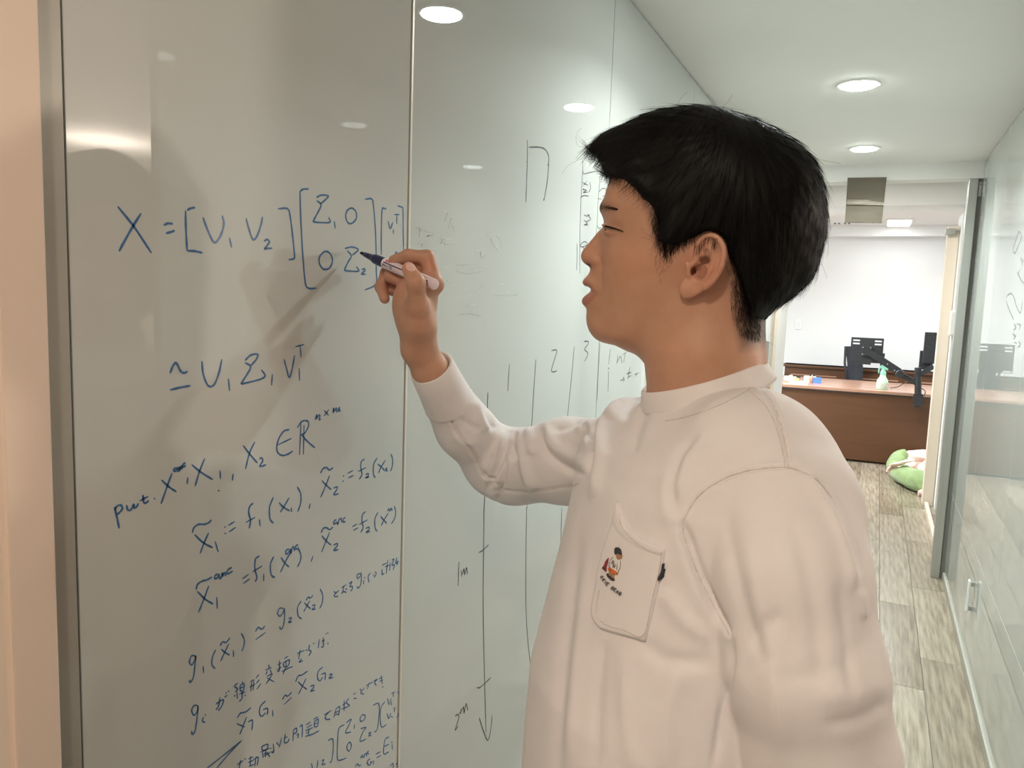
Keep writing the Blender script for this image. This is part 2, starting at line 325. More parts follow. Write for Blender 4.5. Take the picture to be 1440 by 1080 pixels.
# wall switch on the far wall
q = ony(1123, 456, 9.72)
e = empty('light_switch', tuple(q), label='small white light switch plate on the far white wall', category='switch')
MB().box((q[0]-.035, 9.708, q[2]-.06), (q[0]+.035, 9.72, q[2]+.06), .003).build('plate', 'trim', e)
MB().box((q[0]-.018, 9.704, q[2]-.035), (q[0]+.018, 9.709, q[2]+.035), .002).build('rocker', 'white', e)
# ---------------------------------------------------------------- desk and what stands by it
dz = H-.74
A, B = onz(1098, 540, dz), onz(1320, 556, dz); dr = _n(B-A); dn = np.array([-dr[1], dr[0], 0])
up3 = np.array([0, 0, 1.]); A2 = A-dr*.15; Lk = 1.9
dk = empty('desk', tuple((A2+dr*Lk/2)*[1, 1, 0]), label='long reddish-brown wooden desk with a plain front panel in the far room', category='desk')
ctr = A2+dr*Lk/2
def dbox(c, hl, hd, hz, bev=0): return MB().obox(c, (dr, dn, up3), (hl, hd, hz))
dbox(ctr+dn*.52-up3*.014, Lk/2, .52, .014).build('desk_top', 'woodt', dk)
fp = ctr+dn*.03; zc = (dz-.028)/2
dbox(np.array([fp[0], fp[1], zc+.01]), Lk/2-.02, .012, zc-.012).build('front_panel', 'woodd', dk)
for s in (-1, 1):
    c = ctr+dr*s*(Lk/2-.03)+dn*.5; dbox(np.array([c[0], c[1], zc+.002]), .014, .46, zc).build('side_panel', 'woodd', dk)
dbox(ctr+dn*.004-up3*.030, Lk/2, .004, .006).build('edge_strip', 'black', dk)
# low back board cabinet behind the desk
c = ctr+dn*1.55+dr*.06; hc = empty('low_cabinet', (c[0], c[1], 0), label='low dark-brown cabinet standing behind the long desk against the white wall', category='cabinet')
top = ony(1240, 520, 9.35)[2]
MB().obox(np.array([c[0], c[1], top/2]), (dr, dn, up3), (.93, .12, top/2)).build('body', 'woodd', hc)
MB().obox(np.array([c[0], c[1], top-.012])-dn*.01, (dr, dn, up3), (.95, .135, .012)).build('top_board', 'woodd', hc)
for k in (-.62, 0, .62):
    q = np.array([c[0], c[1], top-.16])+dr*k-dn*.125
    MB().obox(q, (dr, dn, up3), (.28, .006, .09)).build('panel', 'woodd', hc)
    MB().obox(q+up3*.05-dn*.008, (dr, dn, up3), (.24, .005, .007)).build('rail', 'woodt', hc)
# office chair behind the desk
def on_desk(u, v): return onz(u, v, dz)
q = ony(1200, 520, 9.12); ch = empty('office_chair', (q[0], q[1], 0), label='black mesh office chair behind the desk, partly hidden by the monitor tray', category='chair')
def curved(u0, u1, v0, v1, y, bulge, n=8, th=.02):
    V = []; f = []
    for k in (0, 1):
        for j in range(n+1):
            for i in range(n+1):
                s, t_ = i/n, j/n; sk = 6*math.sin(t_*3)
                p = ony(u0+(u1-u0)*s+sk*(1 if u0 else 0)*.6, v0+(v1-v0)*t_, y); r_ = 1-((2*s-1)**4)*.15
                V.append((p[0], y+bulge*(2*s-1)**2+k*th+.04*math.sin(t_*2.5), p[2]*1.0))
    m = (n+1)**2
    for j in range(n):
        for i in range(n): A = j*(n+1)+i; f += [(A, A+1, A+n+2, A+n+1), (m+A, m+A+n+1, m+A+n+2, m+A+1)]
    for i in range(n): f += [(i, m+i, m+i+1, i+1), (n*(n+1)+i, n*(n+1)+i+1, m+n*(n+1)+i+1, m+n*(n+1)+i)]
    for j in range(n): A = j*(n+1); f += [(A, A+n+1, m+A+n+1, m+A), (A+n, m+A+n, m+A+2*n+1, A+2*n+1)]
    return MB().add(V, f)
curved(1188, 1210, 487, 548, 9.12, -.03).build('backrest', 'mesh', ch, True)
MB().tube([ony(1189, 487, 9.1), ony(1188, 510, 9.1), ony(1190, 535, 9.1)], .012, 8).build('back_frame', 'black', ch, True)
MB().box((q[0]-.22, 9.02, .44), (q[0]+.22, 9.20, .50), .02).build('seat', 'mesh', ch)
MB().tube([(q[0], 9.12, .08), (q[0], 9.12, .45)], .025, 10).build('gas_lift', 'black', ch, True)
for k in range(5):
    an = k*2*math.pi/5+.3; MB().tube([(q[0], 9.12, .10), (q[0]+.10*math.cos(an), 9.12+.06*math.sin(an), .07)], [.02, .014], 8).build('leg', 'black', ch, True)
    MB().lathe((q[0]+.10*math.cos(an)-.015, 9.12+.06*math.sin(an), .03), (1, 0, 0), [(0, .03), (.03, .03)], 14).build('caster', 'black', ch, True)
# monitor arm with laptop tray
base = on_desk(1291, 556)-dn*.045
ma = empty('articulated_stand', tuple(base), label='black articulated monitor arm clamped to the front desk edge with a slotted tray', category='monitor arm')
yb = base[1]
def Y(u, v, dy=0): return ony(u, v, yb+dy)
MB().tube([Y(1291, 560), Y(1291, 517)], .028, 12).build('pole', 'black', ma, True)
c = Y(1291, 562); MB().obox(c, (dr, dn, up3), (.038, .03, .05)).build('clamp', 'black', ma)
MB().tube([Y(1289, 568), Y(1289, 573)], .012, 8).build('clamp_screw', 'black', ma, True)
MB().obox(Y(1289, 572), (dr, dn, up3), (.03, .012, .004)).build('clamp_knob', 'black', ma)
def bar(a, b, w, h): a, b = np.asarray(a), np.asarray(b); t = _n(b-a); s_ = np.array([0, 1., 0]); u_ = _n(np.cross(t, s_)); return MB().obox((a+b)/2, (t, s_, u_), (np.linalg.norm(b-a)/2, w, h))
bar(Y(1291, 540), Y(1264, 525), .02, .022).build('lower_arm', 'black', ma)
bar(Y(1265, 523, -.03), Y(1222, 495, -.03), .02, .030).build('upper_arm', 'black', ma)
MB().lathe(Y(1265, 525, .02), (0, -1, 0), [(0, .036), (.09, .036), (.095, .03)], 16).build('elbow_joint', 'black', ma, True)
for (u, v) in ((1258, 521), (1248, 512)): MB().lathe(Y(u, v, -.05), (0, -1, 0), [(0, .006), (.006, .006)], 8).build('rivet', 'alu', ma, True)
# tray: plate with real slots
a, b = Y(1197.5, 474, -.0), Y(1240, 514, -.0); x0, x1, z1, z0 = a[0], b[0], a[2], b[2]; W_, Hh = x1-x0, z1-z0
tr = MB(); yt = yb-.0
slots = [(.06, .27, .86, .92), (.06, .27, .74, .80), (.73, .94, .86, .92), (.73, .94, .74, .80), (.03, .26, .02, .08), (.66, .94, -.01, .07), (.46, .56, .50, .53)]
gx = sorted({0, 1, *[s[0] for s in slots], *[s[1] for s in slots]}); gz = sorted({0, 1, *[max(0, s[2]) for s in slots], *[s[3] for s in slots]})
for i in range(len(gx)-1):
    for j in range(len(gz)-1):
        cx, cz = (gx[i]+gx[i+1])/2, (gz[j]+gz[j+1])/2
        if any(s[0] < cx < s[1] and s[2] < cz < s[3] for s in slots): continue
        tr.box((x0+W_*gx[i], yt, z0+Hh*gz[j]+.0), (x0+W_*gx[i+1], yt+.006, z0+Hh*gz[j+1]))
ty = tr.build('tray', 'black', ma)
MB().box((x0+W_*.36, yt-.012, z0+Hh*.34), (x0+W_*.64, yt, z0+Hh*.68), .002).build('mount_plate', 'black', ma)
for sx in (.38, .62):
    for sz in (.38, .64): MB().lathe((x0+W_*sx, yt-.012, z0+Hh*sz), (0, -1, 0), [(0, .006), (.004, .006)], 8).build('screw', 'alu', ma, True)
MB().box((x1-.01, yt-.01, z0+Hh*.30), (x1+.018, yt+.01, z0+Hh*.46), .004).build('clip', 'black', ma)
# second arm with dark monitor
mo = empty('monitor', tuple(Y(1305, 500, .02)), label='dark monitor on the desk arm, half hidden behind the cream door edge', category='monitor')
a, b = Y(1301, 467, .05), Y(1334, 513, .05)
MB().box((a[0], yb+.05, b[2]), (b[0], yb+.085, a[2]), .004).build('screen', 'black', mo)
a, b = Y(1294, 493, .09), Y(1302, 520, .09)
MB().box((a[0], yb+.09, b[2]), (b[0]+.05, yb+.11, a[2]), .004).build('back_cover', 'mesh', mo)
bar(Y(1292, 528), Y(1313, 515), .02, .020).build('bracket', 'black', ma)
MB().lathe(Y(1290, 524, .02), (0, -1, 0), [(0, .018), (.06, .018)], 12).build('joint', 'black', ma, True)
# cables
cbp = catmull([on_desk(1252, 546)+up3*.006, on_desk(1262, 545)+up3*.008, on_desk(1272, 540)+up3*.012, Y(1280, 534, .06), Y(1290, 530, .05)], 6)
MB().tube(cbp, .004, 6).build('cable', 'black', ma, True)
cbp = catmull([Y(1294, 545, -.03), Y(1301, 550, -.04), Y(1299, 556, -.05), Y(1293, 552, -.05)], 6)
MB().tube(cbp, .004, 6).build('cable', 'black', ma, True)
# spray bottle
q = on_desk(1240, 547); s_ = 1/ (F/ (proj(q)[2])); px = s_
sb = empty('spray_bottle', tuple(q), label='mint green spray cleaner bottle on the desk by the monitor arm', category='spray bottle')
MB().lathe(q, (0, 0, 1), [(0, 7*px), (.5*px, 7.6*px), (9*px, 7.6*px), (13*px, 6.8*px), (17*px, 4.2*px), (20*px, 3.6*px), (21*px, 3.6*px)], 24).build('bottle', 'bottle', sb, True)
MB().lathe(q+up3*2*px, (0, 0, 1), [(0, 7.7*px), (.1*px, 7.85*px), (7*px, 7.85*px), (7.2*px, 7.7*px)], 24).build('label', 'label', sb, True)
MB().lathe(q+up3*20*px, (0, 0, 1), [(0, 3.8*px), (4*px, 3.8*px), (5*px, 3*px), (9*px, 2.6*px)], 16).build('collar', 'mint', sb, True)
MB().obox(q+up3*30.5*px+dr*.6*px, (_n(dr-up3*.25), dn, _n(up3+dr*.25)), (5.6*px, 2.2*px, 2.4*px)).build('sprayer_head', 'mint', sb)
MB().tube([q+up3*29*px-dr*5*px, q+up3*27*px-dr*5.5*px, q+up3*22*px-dr*5.5*px], [1.4*px, 1.2*px, .8*px], 8).build('trigger', 'mint', sb, True)
# small things at the left end of the desk
def thing_lump(name, u, v, rx, rz, m, lab, cat, sh=0):
    q = on_desk(u, v); bm = bmesh.new(); bmesh.ops.create_icosphere(bm, subdivisions=3, radius=1)
    for vv in bm.verts:
        n = 1+.12*math.sin(5*vv.co.x+sh)+.10*math.sin(7*vv.co.y+3*vv.co.z+sh)
        vv.co = Vector((q[0]+vv.co.x*rx*px*n, q[1]+vv.co.y*rx*px*.8*n, q[2]+(max(vv.co.z, -.72)+.72)*rz*px*n))
    vs = [v_.co[:] for v_ in bm.verts]; fs = [[w_.index for w_ in f.verts] for f in bm.faces]; bm.free()
    return mesh_obj(name, vs, fs, m, None, True, label=lab, category=cat)
def small_box(name, u0, u1, v, h, m, lab, cat, dep=.05):
    a, b = on_desk(u0, v), on_desk(u1, v); c = (a+b)/2; return MB().obox(c+up3*h*px/2+dn*dep, (dr, dn, up3), (np.linalg.norm(b-a)/2, dep, h*px/2)).build(name, m, None, False, label=lab, category=cat)
thing_lump('crumpled_bag', 1110, 537, 7, 5.5, 'paper', 'crumpled white plastic bag at the left end of the desk', 'bag')
thing_lump('cloth', 1118, 536, 5, 3.6, 'yellow', 'small yellow-green cloth beside the crumpled white bag on the desk', 'cloth', 2)
small_box('paper_pack', 1113, 1133, 540, 3, 'paper', 'flat white pack lying at the front desk edge', 'pack', .06)
small_box('blue_box', 1144, 1153, 539, 8, 'blue', 'small blue box on the desk, right of the white pack', 'box', .035)
small_box('tissue_pack', 1132, 1145, 535, 6, 'paper', 'small white and blue pack behind the flat white pack', 'pack', .03)
thing_lump('ointment_jar', 1141, 538, 3.4, 6, mat('orange_jar', (.6, .26, .14), .4, noise=(20, (.5, .3, .2), I1)), 'small reddish jar between the white packs and the blue box', 'jar', 1)
small_box('black_case', 1139, 1145, 531, 5, 'black', 'small black case standing near the back of the desk', 'case', .02)
small_box('black_puck', 1120, 1125, 531, 2.4, 'black', 'tiny flat black item at the back left of the desk', 'case', .02)
# rolled green blanket on the floor
e0, e1 = onz(1266, 672, .06), onz(1300, 686, .06)
bl = empty('rolled_blanket', (e0[0], e0[1], 0), label='green and pink rolled blanket lying on the floor by the desk', category='blanket')
ax = _n(np.array([.93, -.37, 0])); sd = np.array([-ax[1], ax[0], 0]); c0 = onz(1254, 652, 0.0)
def roll(path, rad, name, m, flat=.85, seed=0, wr=.05):
    """a soft roll of cloth along a path on the floor"""
    P3 = catmull(path, 8); k = len(P3)-1; n = 30; V = []
    t = np.gradient(P3, axis=0); t /= np.linalg.norm(t, axis=1)[:, None]
    for i in range(k+1):
        s_ = i/k; r_ = np.interp(s_, np.linspace(0, 1, len(rad)), rad); sd = _n(np.cross(t[i], up3))
        for j in range(n):
            an = 2*math.pi*j/n; w_ = 1+wr*math.sin(3*an+seed+s_*4)+wr*math.sin(s_*15+seed+2*an)+wr*.5*math.sin(7*an+s_*9)
            V.append(P3[i]+sd*math.cos(an)*r_*w_+up3*(r_*flat+math.sin(an)*r_*flat*w_))
    f = [(i*n+j, i*n+(j+1) % n, (i+1)*n+(j+1) % n, (i+1)*n+j) for i in range(k) for j in range(n)]+[tuple(range(n-1, -1, -1)), tuple(k*n+j for j in range(n))]
    return MB().add(V, f).build(name, m, bl, True)
g = lambda u, v, z=0: onz(u, v, z)
roll([g(1262, 676), g(1272, 682), g(1291, 691), g(1306, 697)], [.06, .085, .09, .06], 'green_roll', 'green', .95, 1)
roll([g(1257, 672), g(1262, 667), g(1268, 666), g(1275, 668)], [.05, .092, .105, .07], 'green_fold', 'green', 1.05, 2)
roll([g(1272, 672), g(1284, 670), g(1300, 670), g(1320, 682)], [.05, .125, .15, .08], 'pink_cover', 'pink', .85, 4, .12)
roll([g(1291, 697), g(1300, 698), g(1310, 700)], [.03, .045, .02], 'pink_corner', 'pink', .7, 5, .1)
cs = g(1258, 675, .0)+up3*.066; es = _n(np.cross(_n(g(1272, 684)-g(1256, 676)), up3)); fw_ = -_n(g(1272, 684)-g(1256, 676)); pts = []
for k in range(44): an = k*.36; r_ = .066*(1-k/50); pts.append(cs+es*math.cos(an)*r_+up3*math.sin(an)*r_*.9+fw_*(.012+.0003*k))
MB().tube(pts, .010, 6).build('rolled_edge', 'pink', bl, True)
roll([onz(1253, 655, .11), onz(1262, 655, .15), onz(1274, 651, .19), onz(1284, 648, .2)], [.015, .035, .03, .015], 'pink_hem', 'pink', .45, 3)
# ================================================================ the person
# ---- signed distance modelling: fields are sampled in a narrow band and meshed with surface nets
def nets(V, org, h):
    nx, ny, nz = V.shape; ins = V < 0
    acc = np.zeros((nx-1, ny-1, nz-1, 3), np.float32); cnt = np.zeros((nx-1, ny-1, nz-1), np.float32)
    sl = lambda o, n: slice(o, o+n-1)
    cor = [(i, j, k) for i in (0, 1) for j in (0, 1) for k in (0, 1)]
    g = {c: V[sl(c[0], nx), sl(c[1], ny), sl(c[2], nz)] for c in cor}
    for c in cor:
        for ax in range(3):
            if c[ax]: continue
            d = list(c); d[ax] = 1; d = tuple(d); a, b = g[c], g[d]; m = (a < 0) != (b < 0)
            t = a[m]/(a[m]-b[m]); p = np.zeros((m.sum(), 3), np.float32)+np.array(c, np.float32); p[:, ax] += t
            acc[m] += p; cnt[m] += 1
    m = cnt > 0; idx = -np.ones(cnt.shape, np.int64); idx[m] = np.arange(m.sum())
    v = acc[m]/cnt[m][:, None]+np.argwhere(m); fs = []
    for ax in range(3):
        a = [slice(1, -1)]*3; b = [slice(1, -1)]*3; a[ax] = slice(0, V.shape[ax]-1); b[ax] = slice(1, V.shape[ax])
        s0 = ins[tuple(a)]; s1 = ins[tuple(b)]; ch = np.argwhere(s0 != s1)
        if not len(ch): continue
        base = ch.copy()
        for q in range(3):
            if q != ax: base[:, q] += 1
        u, w_ = [q for q in range(3) if q != ax]; o = []
        for du, dw in ((-1, -1), (0, -1), (0, 0), (-1, 0)):
            p = base.copy(); p[:, u] += du; p[:, w_] += dw; o.append(idx[p[:, 0], p[:, 1], p[:, 2]])
        f = np.stack(o, 1); sg = s0[tuple(ch.T)]
        flip = sg if ax != 1 else ~sg
        f = np.where(flip[:, None], f, f[:, ::-1]); fs.append(f)
    f = np.vstack(fs); f = f[(f >= 0).all(1)]
    return v*h+org, f
def sdf_mesh(fn, lo, hi, h, coarse=5):
    lo, hi = np.array(lo, float), np.array(hi, float); H_ = h*coarse
    n = np.ceil((hi-lo)/H_).astype(int)+1
    gc = np.stack(np.meshgrid(*[lo[i]+np.arange(n[i])*H_ for i in range(3)], indexing='ij'), -1)
    Vc = fn(gc.reshape(-1, 3)).reshape(n).astype(np.float32)
    V = Vc.repeat(coarse, 0).repeat(coarse, 1).repeat(coarse, 2)
    near = np.abs(V) < H_*2.2; ii = np.argwhere(near); out = np.empty(len(ii), np.float32)
    for s in range(0, len(ii), 400000): out[s:s+400000] = fn(lo+ii[s:s+400000]*h)
    V[near] = out; return nets(V, lo, h)
def relax(v, f, it=2, lam=.5):
    e = np.vstack([f[:, [0, 1]], f[:, [1, 2]], f[:, [2, 3]], f[:, [3, 0]]]); e = np.vstack([e, e[:, ::-1]])
    deg = np.bincount(e[:, 0], minlength=len(v))[:, None]
    for _ in range(it):
        s = np.stack([np.bincount(e[:, 0], v[e[:, 1], k], len(v)) for k in range(3)], 1)/np.maximum(deg, 1); v = v+(s-v)*lam
    return v
def vnormals(v, f):
    n = np.cross(v[f[:, 2]]-v[f[:, 0]], v[f[:, 3]]-v[f[:, 1]]); o = np.zeros_like(v)
    for k in range(4):
        for c in range(3): o[:, c] += np.bincount(f[:, k], n[:, c], len(v))
    return o/(np.linalg.norm(o, axis=1)[:, None]+1e-12)
def smin(a, b, k): h = np.clip(.5+.5*(b-a)/k, 0, 1); return b*(1-h)+a*h-k*h*(1-h)
def smax(a, b, k): return -smin(-a, -b, k)
def cap(p, a, b, ra, rb):        # tapered capsule
    a, b = np.asarray(a), np.asarray(b); d = b-a; t = np.clip(((p-a)@d)/(d@d), 0, 1)
    return np.linalg.norm(p-(a+t[:, None]*d), axis=1)-(ra+(rb-ra)*t)
def chain(p, pts, rs, k=.008):
    o = None
    for i in range(len(pts)-1):
        c = cap(p, pts[i], pts[i+1], rs[i], rs[i+1]); o = c if o is None else smin(o, c, k)
    return o
def ell(p, c, ax, r):            # ellipsoid with axes
    q = (p-c)@np.array(ax).T/np.array(r); k = np.linalg.norm(q, axis=1); k2 = np.linalg.norm(q/np.array(r), axis=1); return k*(k-1)/(k2+1e-9)
def sdpoly(x, y, poly):          # signed distance to a closed polygon, negative inside
    poly = np.asarray(poly, float); d = np.full(x.shape, 1e9); ins = np.zeros(x.shape, bool); n = len(poly)
    for i in range(n):
        a, b = poly[i], poly[(i+1) % n]; e = b-a; wx, wy = x-a[0], y-a[1]
        t = np.clip((wx*e[0]+wy*e[1])/(e@e+1e-12), 0, 1); d = np.minimum(d, (wx-e[0]*t)**2+(wy-e[1]*t)**2)
        if a[1] != b[1]:
            c = ((a[1] > y) != (b[1] > y)) & (x < (b[0]-a[0])*(y-a[1])/(b[1]-a[1])+a[0]); ins ^= c
    d = np.sqrt(d); return np.where(ins, -d, d)
# ---- head frame: the plane of the profile
HR = ray(985, 330); HC = C0+HR*.85; EN = -HR; EU = _n(R[:, 1]-EN*(R[:, 1]@EN)); ER = np.cross(EU, EN)
def hp(u, v):                    # picture position -> coordinates in the profile plane (metres)
    r = ray(u, v); t = (HC-C0)@EN/(r@EN); q = r*t+C0-HC; return np.array([q@ER, q@EU])
def hpa(L): return np.array([hp(u, v) for u, v in L])
PXM = .85/F*1.045
def tps(pts, val, qx, qy, lam=1e-9):
    pts = np.asarray(pts)*10; n = len(pts); d = np.linalg.norm(pts[:, None]-pts[None], axis=2)
    K = np.where(d > 0, d*d*np.log(d+1e-12), 0)+np.eye(n)*lam; Pm = np.hstack([np.ones((n, 1)), pts])
    A = np.block([[K, Pm], [Pm.T, np.zeros((3, 3))]]); s = np.linalg.solve(A, np.concatenate([val, [0, 0, 0]]))
    o = s[n]+s[n+1]*qx*10+s[n+2]*qy*10
    for i in range(n): r = (qx*10-pts[i, 0])**2+(qy*10-pts[i, 1])**2; o = o+s[i]*.5*r*np.log(r+1e-20)
    return o
class Relief:                    # half thickness across the profile plane as a map
    def __init__(s, outline, inner, lo=(-.17, -.20), hi=(.17, .18), h=.0008, ext=None):
        O = hpa(outline); I = hpa([i[:2] for i in inner]); W = np.array([i[2] for i in inner])
        # push points outside so that the field keeps falling
        cen = O.mean(0); pts = np.vstack([O, I]); val = np.concatenate([np.zeros(len(O)), W**2])
        s.gx = np.arange(lo[0], hi[0], h); s.gy = np.arange(lo[1], hi[1], h); X, Yg = np.meshgrid(s.gx, s.gy, indexing='ij')
        Q = tps(pts, val, X, Yg); dd = sdpoly(X, Yg, catmull(np.vstack([O, O[:1]]), 4)[:-1]); s.dd = dd
        # inside: keep at least a thin rounded slab, outside: strictly negative
        Q = np.where(dd < 0, np.maximum(Q, np.minimum(-dd, .02)*.004), -np.abs(dd)*.012)
        k = 2
        for _ in range(k): Q[1:-1, 1:-1] = (Q[1:-1, 1:-1]*2+Q[:-2, 1:-1]+Q[2:, 1:-1]+Q[1:-1, :-2]+Q[1:-1, 2:])/6
        s.Q = Q; s.h = h; s.lo = lo; s.G = np.gradient(Q, h)
    def samp(s, A, x, y):
        fx = np.clip((x-s.lo[0])/s.h, 0, A.shape[0]-1.001); fy = np.clip((y-s.lo[1])/s.h, 0, A.shape[1]-1.001); i = fx.astype(int); j = fy.astype(int); a = fx-i; b = fy-j
        return (A[i, j]*(1-a)+A[i+1, j]*a)*(1-b)+(A[i, j+1]*(1-a)+A[i+1, j+1]*a)*b
    def dist(s, x, y, w_):
        q = s.samp(s.Q, x, y); gx = s.samp(s.G[0], x, y); gy = s.samp(s.G[1], x, y); g = w_*w_-q
        ox = np.maximum(np.maximum(s.lo[0]-x, x-s.gx[-1]), 0); oy = np.maximum(np.maximum(s.lo[1]-y, y-s.gy[-1]), 0)
        return g/np.sqrt(4*w_*w_+gx*gx+gy*gy+1e-6)+np.hypot(ox, oy)
    def W(s, x, y): return np.sqrt(np.maximum(s.samp(s.Q, x, y), 0))
FACE = [(857.5, 256), (853.3, 272), (844.2, 290), (845, 299), (849, 308), (849.4, 315), (845, 322), (837, 331), (830, 339.5), (823.5, 347.5), (818.2, 355), (817.2, 361), (819, 367), (823.5, 371.5), (829.5, 375.5), (830, 380), (827.5, 386), (821, 393), (819, 397.5), (822, 401.5), (828.5, 405.5), (830.5, 409), (827, 413), (820.5, 418), (818.3, 424), (820.5, 429), (825, 433.5), (825, 441), (824.8, 450), (827, 460), (831.5, 469), (839, 476.5), (850, 481.5), (866, 485), (880, 492), (900, 500), (940, 520), (985, 530), (1030, 520), (1052, 495),
        (1064, 460), (1078, 425), (1098, 400), (1120, 375), (1136, 335), (1138, 290), (1125, 245), (1090, 205), (1040, 182), (990, 172), (940, 176), (900, 193), (875, 215), (863, 236)]
INN = [(866, 262, .040), (880, 250, .052), (900, 240, .060), (892, 275, .057), (920, 300, .066), (905, 320, .062), (940, 290, .071), (940, 235, .064), (900, 215, .040),
       (855, 272, .024), (849, 288, .020), (856, 291, .036), (867, 293, .047), (880, 300, .053), (849, 299, .013),
       (851.5, 309, .011), (856, 312, .028), (866, 310, .042), (878, 311, .050),
       (852.3, 316, .013), (854.5, 319, .024), (858, 322, .033), (866, 323, .040), (876, 323, .0455), (888, 325, .053), (850.5, 322, .0105), (855.5, 328, .027), (864, 331, .037), (874, 335, .045), (890, 345, .056),
       (843, 333, .0085), (848, 337, .0145), (853, 338, .024), (837, 344, .0085), (844, 347, .0125), (850, 348, .019), (829, 350, .0085), (836, 353, .011),
       (825, 358, .0105), (831, 363, .0135), (837, 361, .0165), (841, 365, .0185), (838, 371, .0165), (843, 372, .0175), (845.5, 362, .0175), (848, 357, .0195), (830, 371, .010),
       (853, 360, .028), (862, 352, .038), (868, 370, .046), (852, 380, .0285), (848, 372, .020), (880, 360, .054), (900, 365, .062), (930, 360, .069), (960, 360, .072), (985, 340, .0745),
       (836, 381, .012), (842, 384, .0175), (849, 392, .0260), (829, 392, .0105), (834, 398, .0185), (841, 402, .0235), (848, 405, .0285), (838, 409, .0225), (845, 411, .0265), (853, 412, .033),
       (827, 421, .0125), (832, 418, .0185), (838, 415, .0228), (826, 428, .0105), (833, 427, .0180), (842, 424, .0245), (830, 437, .0130), (838, 440, .0205), (832, 452, .0165), (840, 460, .0245), (848, 470, .026), (852, 452, .033),
       (862, 425, .041), (870, 400, .0475), (885, 430, .052), (870, 455, .043), (870, 474, .036), (895, 472, .045), (900, 400, .0595), (920, 430, .059), (930, 455, .055), (920, 490, .041), (950, 400, .066), (955, 430, .0625), (965, 470, .054), (985, 400, .066), (1000, 440, .058), (1000, 490, .050), (1030, 420, .056), (1040, 470, .042),
       (1010, 370, .068), (1030, 330, .073), (1060, 370, .060), (1080, 330, .064), (990, 300, .076), (1040, 280, .078), (1080, 280, .071), (1110, 290, .053), (1110, 350, .040), (960, 260, .074), (1000, 240, .073), (1050, 235, .066), (990, 205, .052), (1040, 210, .048), (940, 205, .046), (1090, 240, .046), (1060, 410, .046), (1090, 385, .042)]
rel = Relief(FACE, INN)
def hq(p): q = p-HC; return q@ER, q@EU, q@EN
def hw(u, v, w_): a = hp(u, v); return HC+ER*a[0]+EU*a[1]+EN*w_
EAR_O = [(975, 352), (980, 338), (990, 329.5), (1001, 327.5), (1011, 333), (1017.5, 345), (1018.5, 358), (1014, 374), (1005, 389), (993, 400), (981, 408.5), (970, 411.5), (962, 409), (959.5, 400), (962, 388), (967, 376), (972, 364)]
def ear_w(u): return .0735+.00050*(u-965)*.62        # the ear flares away towards its back rim
def neckdepth(): return
NK0, NK1 = P(975, 440, .815), P(986, 575, .83)
def ear_field(x, y, w_):
    # coordinates in pixels of the profile plane
    o = hpa(EAR_O); d2 = sdpoly(x, y, catmull(np.vstack([o, o[:1]]), 4)[:-1])
    u0 = hp(965, 370)[0]; wc = .0725+np.maximum(x-u0, 0)*.42
    slab = np.maximum(d2+.0015, np.abs(w_-wc)-.0022); slab = smax(d2+.0008, np.abs(w_-wc)-.0026, .003)
    def tub(L, r, dw, k=None):
        o_ = None; q = catmull(hpa(L), 3); rr = np.linspace(r[0], r[1], len(q))
        wv = .0725+np.maximum(q[:, 0]-u0, 0)*.42+dw; P3 = np.stack([x, y, w_], 1)
        return chain(P3, np.column_stack([q, wv]), rr, .001)
    helix = tub([(981, 352), (983.5, 340), (991, 333), (1001, 331.5), (1009, 337), (1014, 347), (1014.5, 358), (1010.5, 373), (1002, 387), (992, 397)], (.0024, .0026), .0028)
    anti = tub([(994, 345), (1000, 352), (1002, 362), (999, 374), (992, 383), (983, 388)], (.0020, .0026), .0020)
    anti2 = tub([(985, 357), (993, 352), (1000, 354)], (.0014, .0018), .0012)
    trag = tub([(968, 367), (970.5, 374), (970, 381)], (.0026, .0028), .0030)
    lobe = ell(np.stack([x, y, w_], 1), np.array([*hp(969, 400), .0735]), np.eye(3), (.0082, .0095, .0050))
    e = smin(slab, helix, .002); e = smin(e, anti, .002); e = smin(e, anti2, .0015); e = smin(e, trag, .003); e = smin(e, lobe, .004)
    conc = ell(np.stack([x, y, w_], 1), np.array([*hp(982, 377), .0835]), np.eye(3), (.0080, .0098, .0095)); canal = ell(np.stack([x, y, w_], 1), np.array([*hp(976, 377), .073]), np.eye(3), (.0028, .0045, .011))
    cym = ell(np.stack([x, y, w_], 1), np.array([*hp(989, 363), .0840]), np.eye(3), (.0062, .0042, .0080))
    e = smax(e, -conc, .0012); e = smax(e, -cym, .001); return e, canal
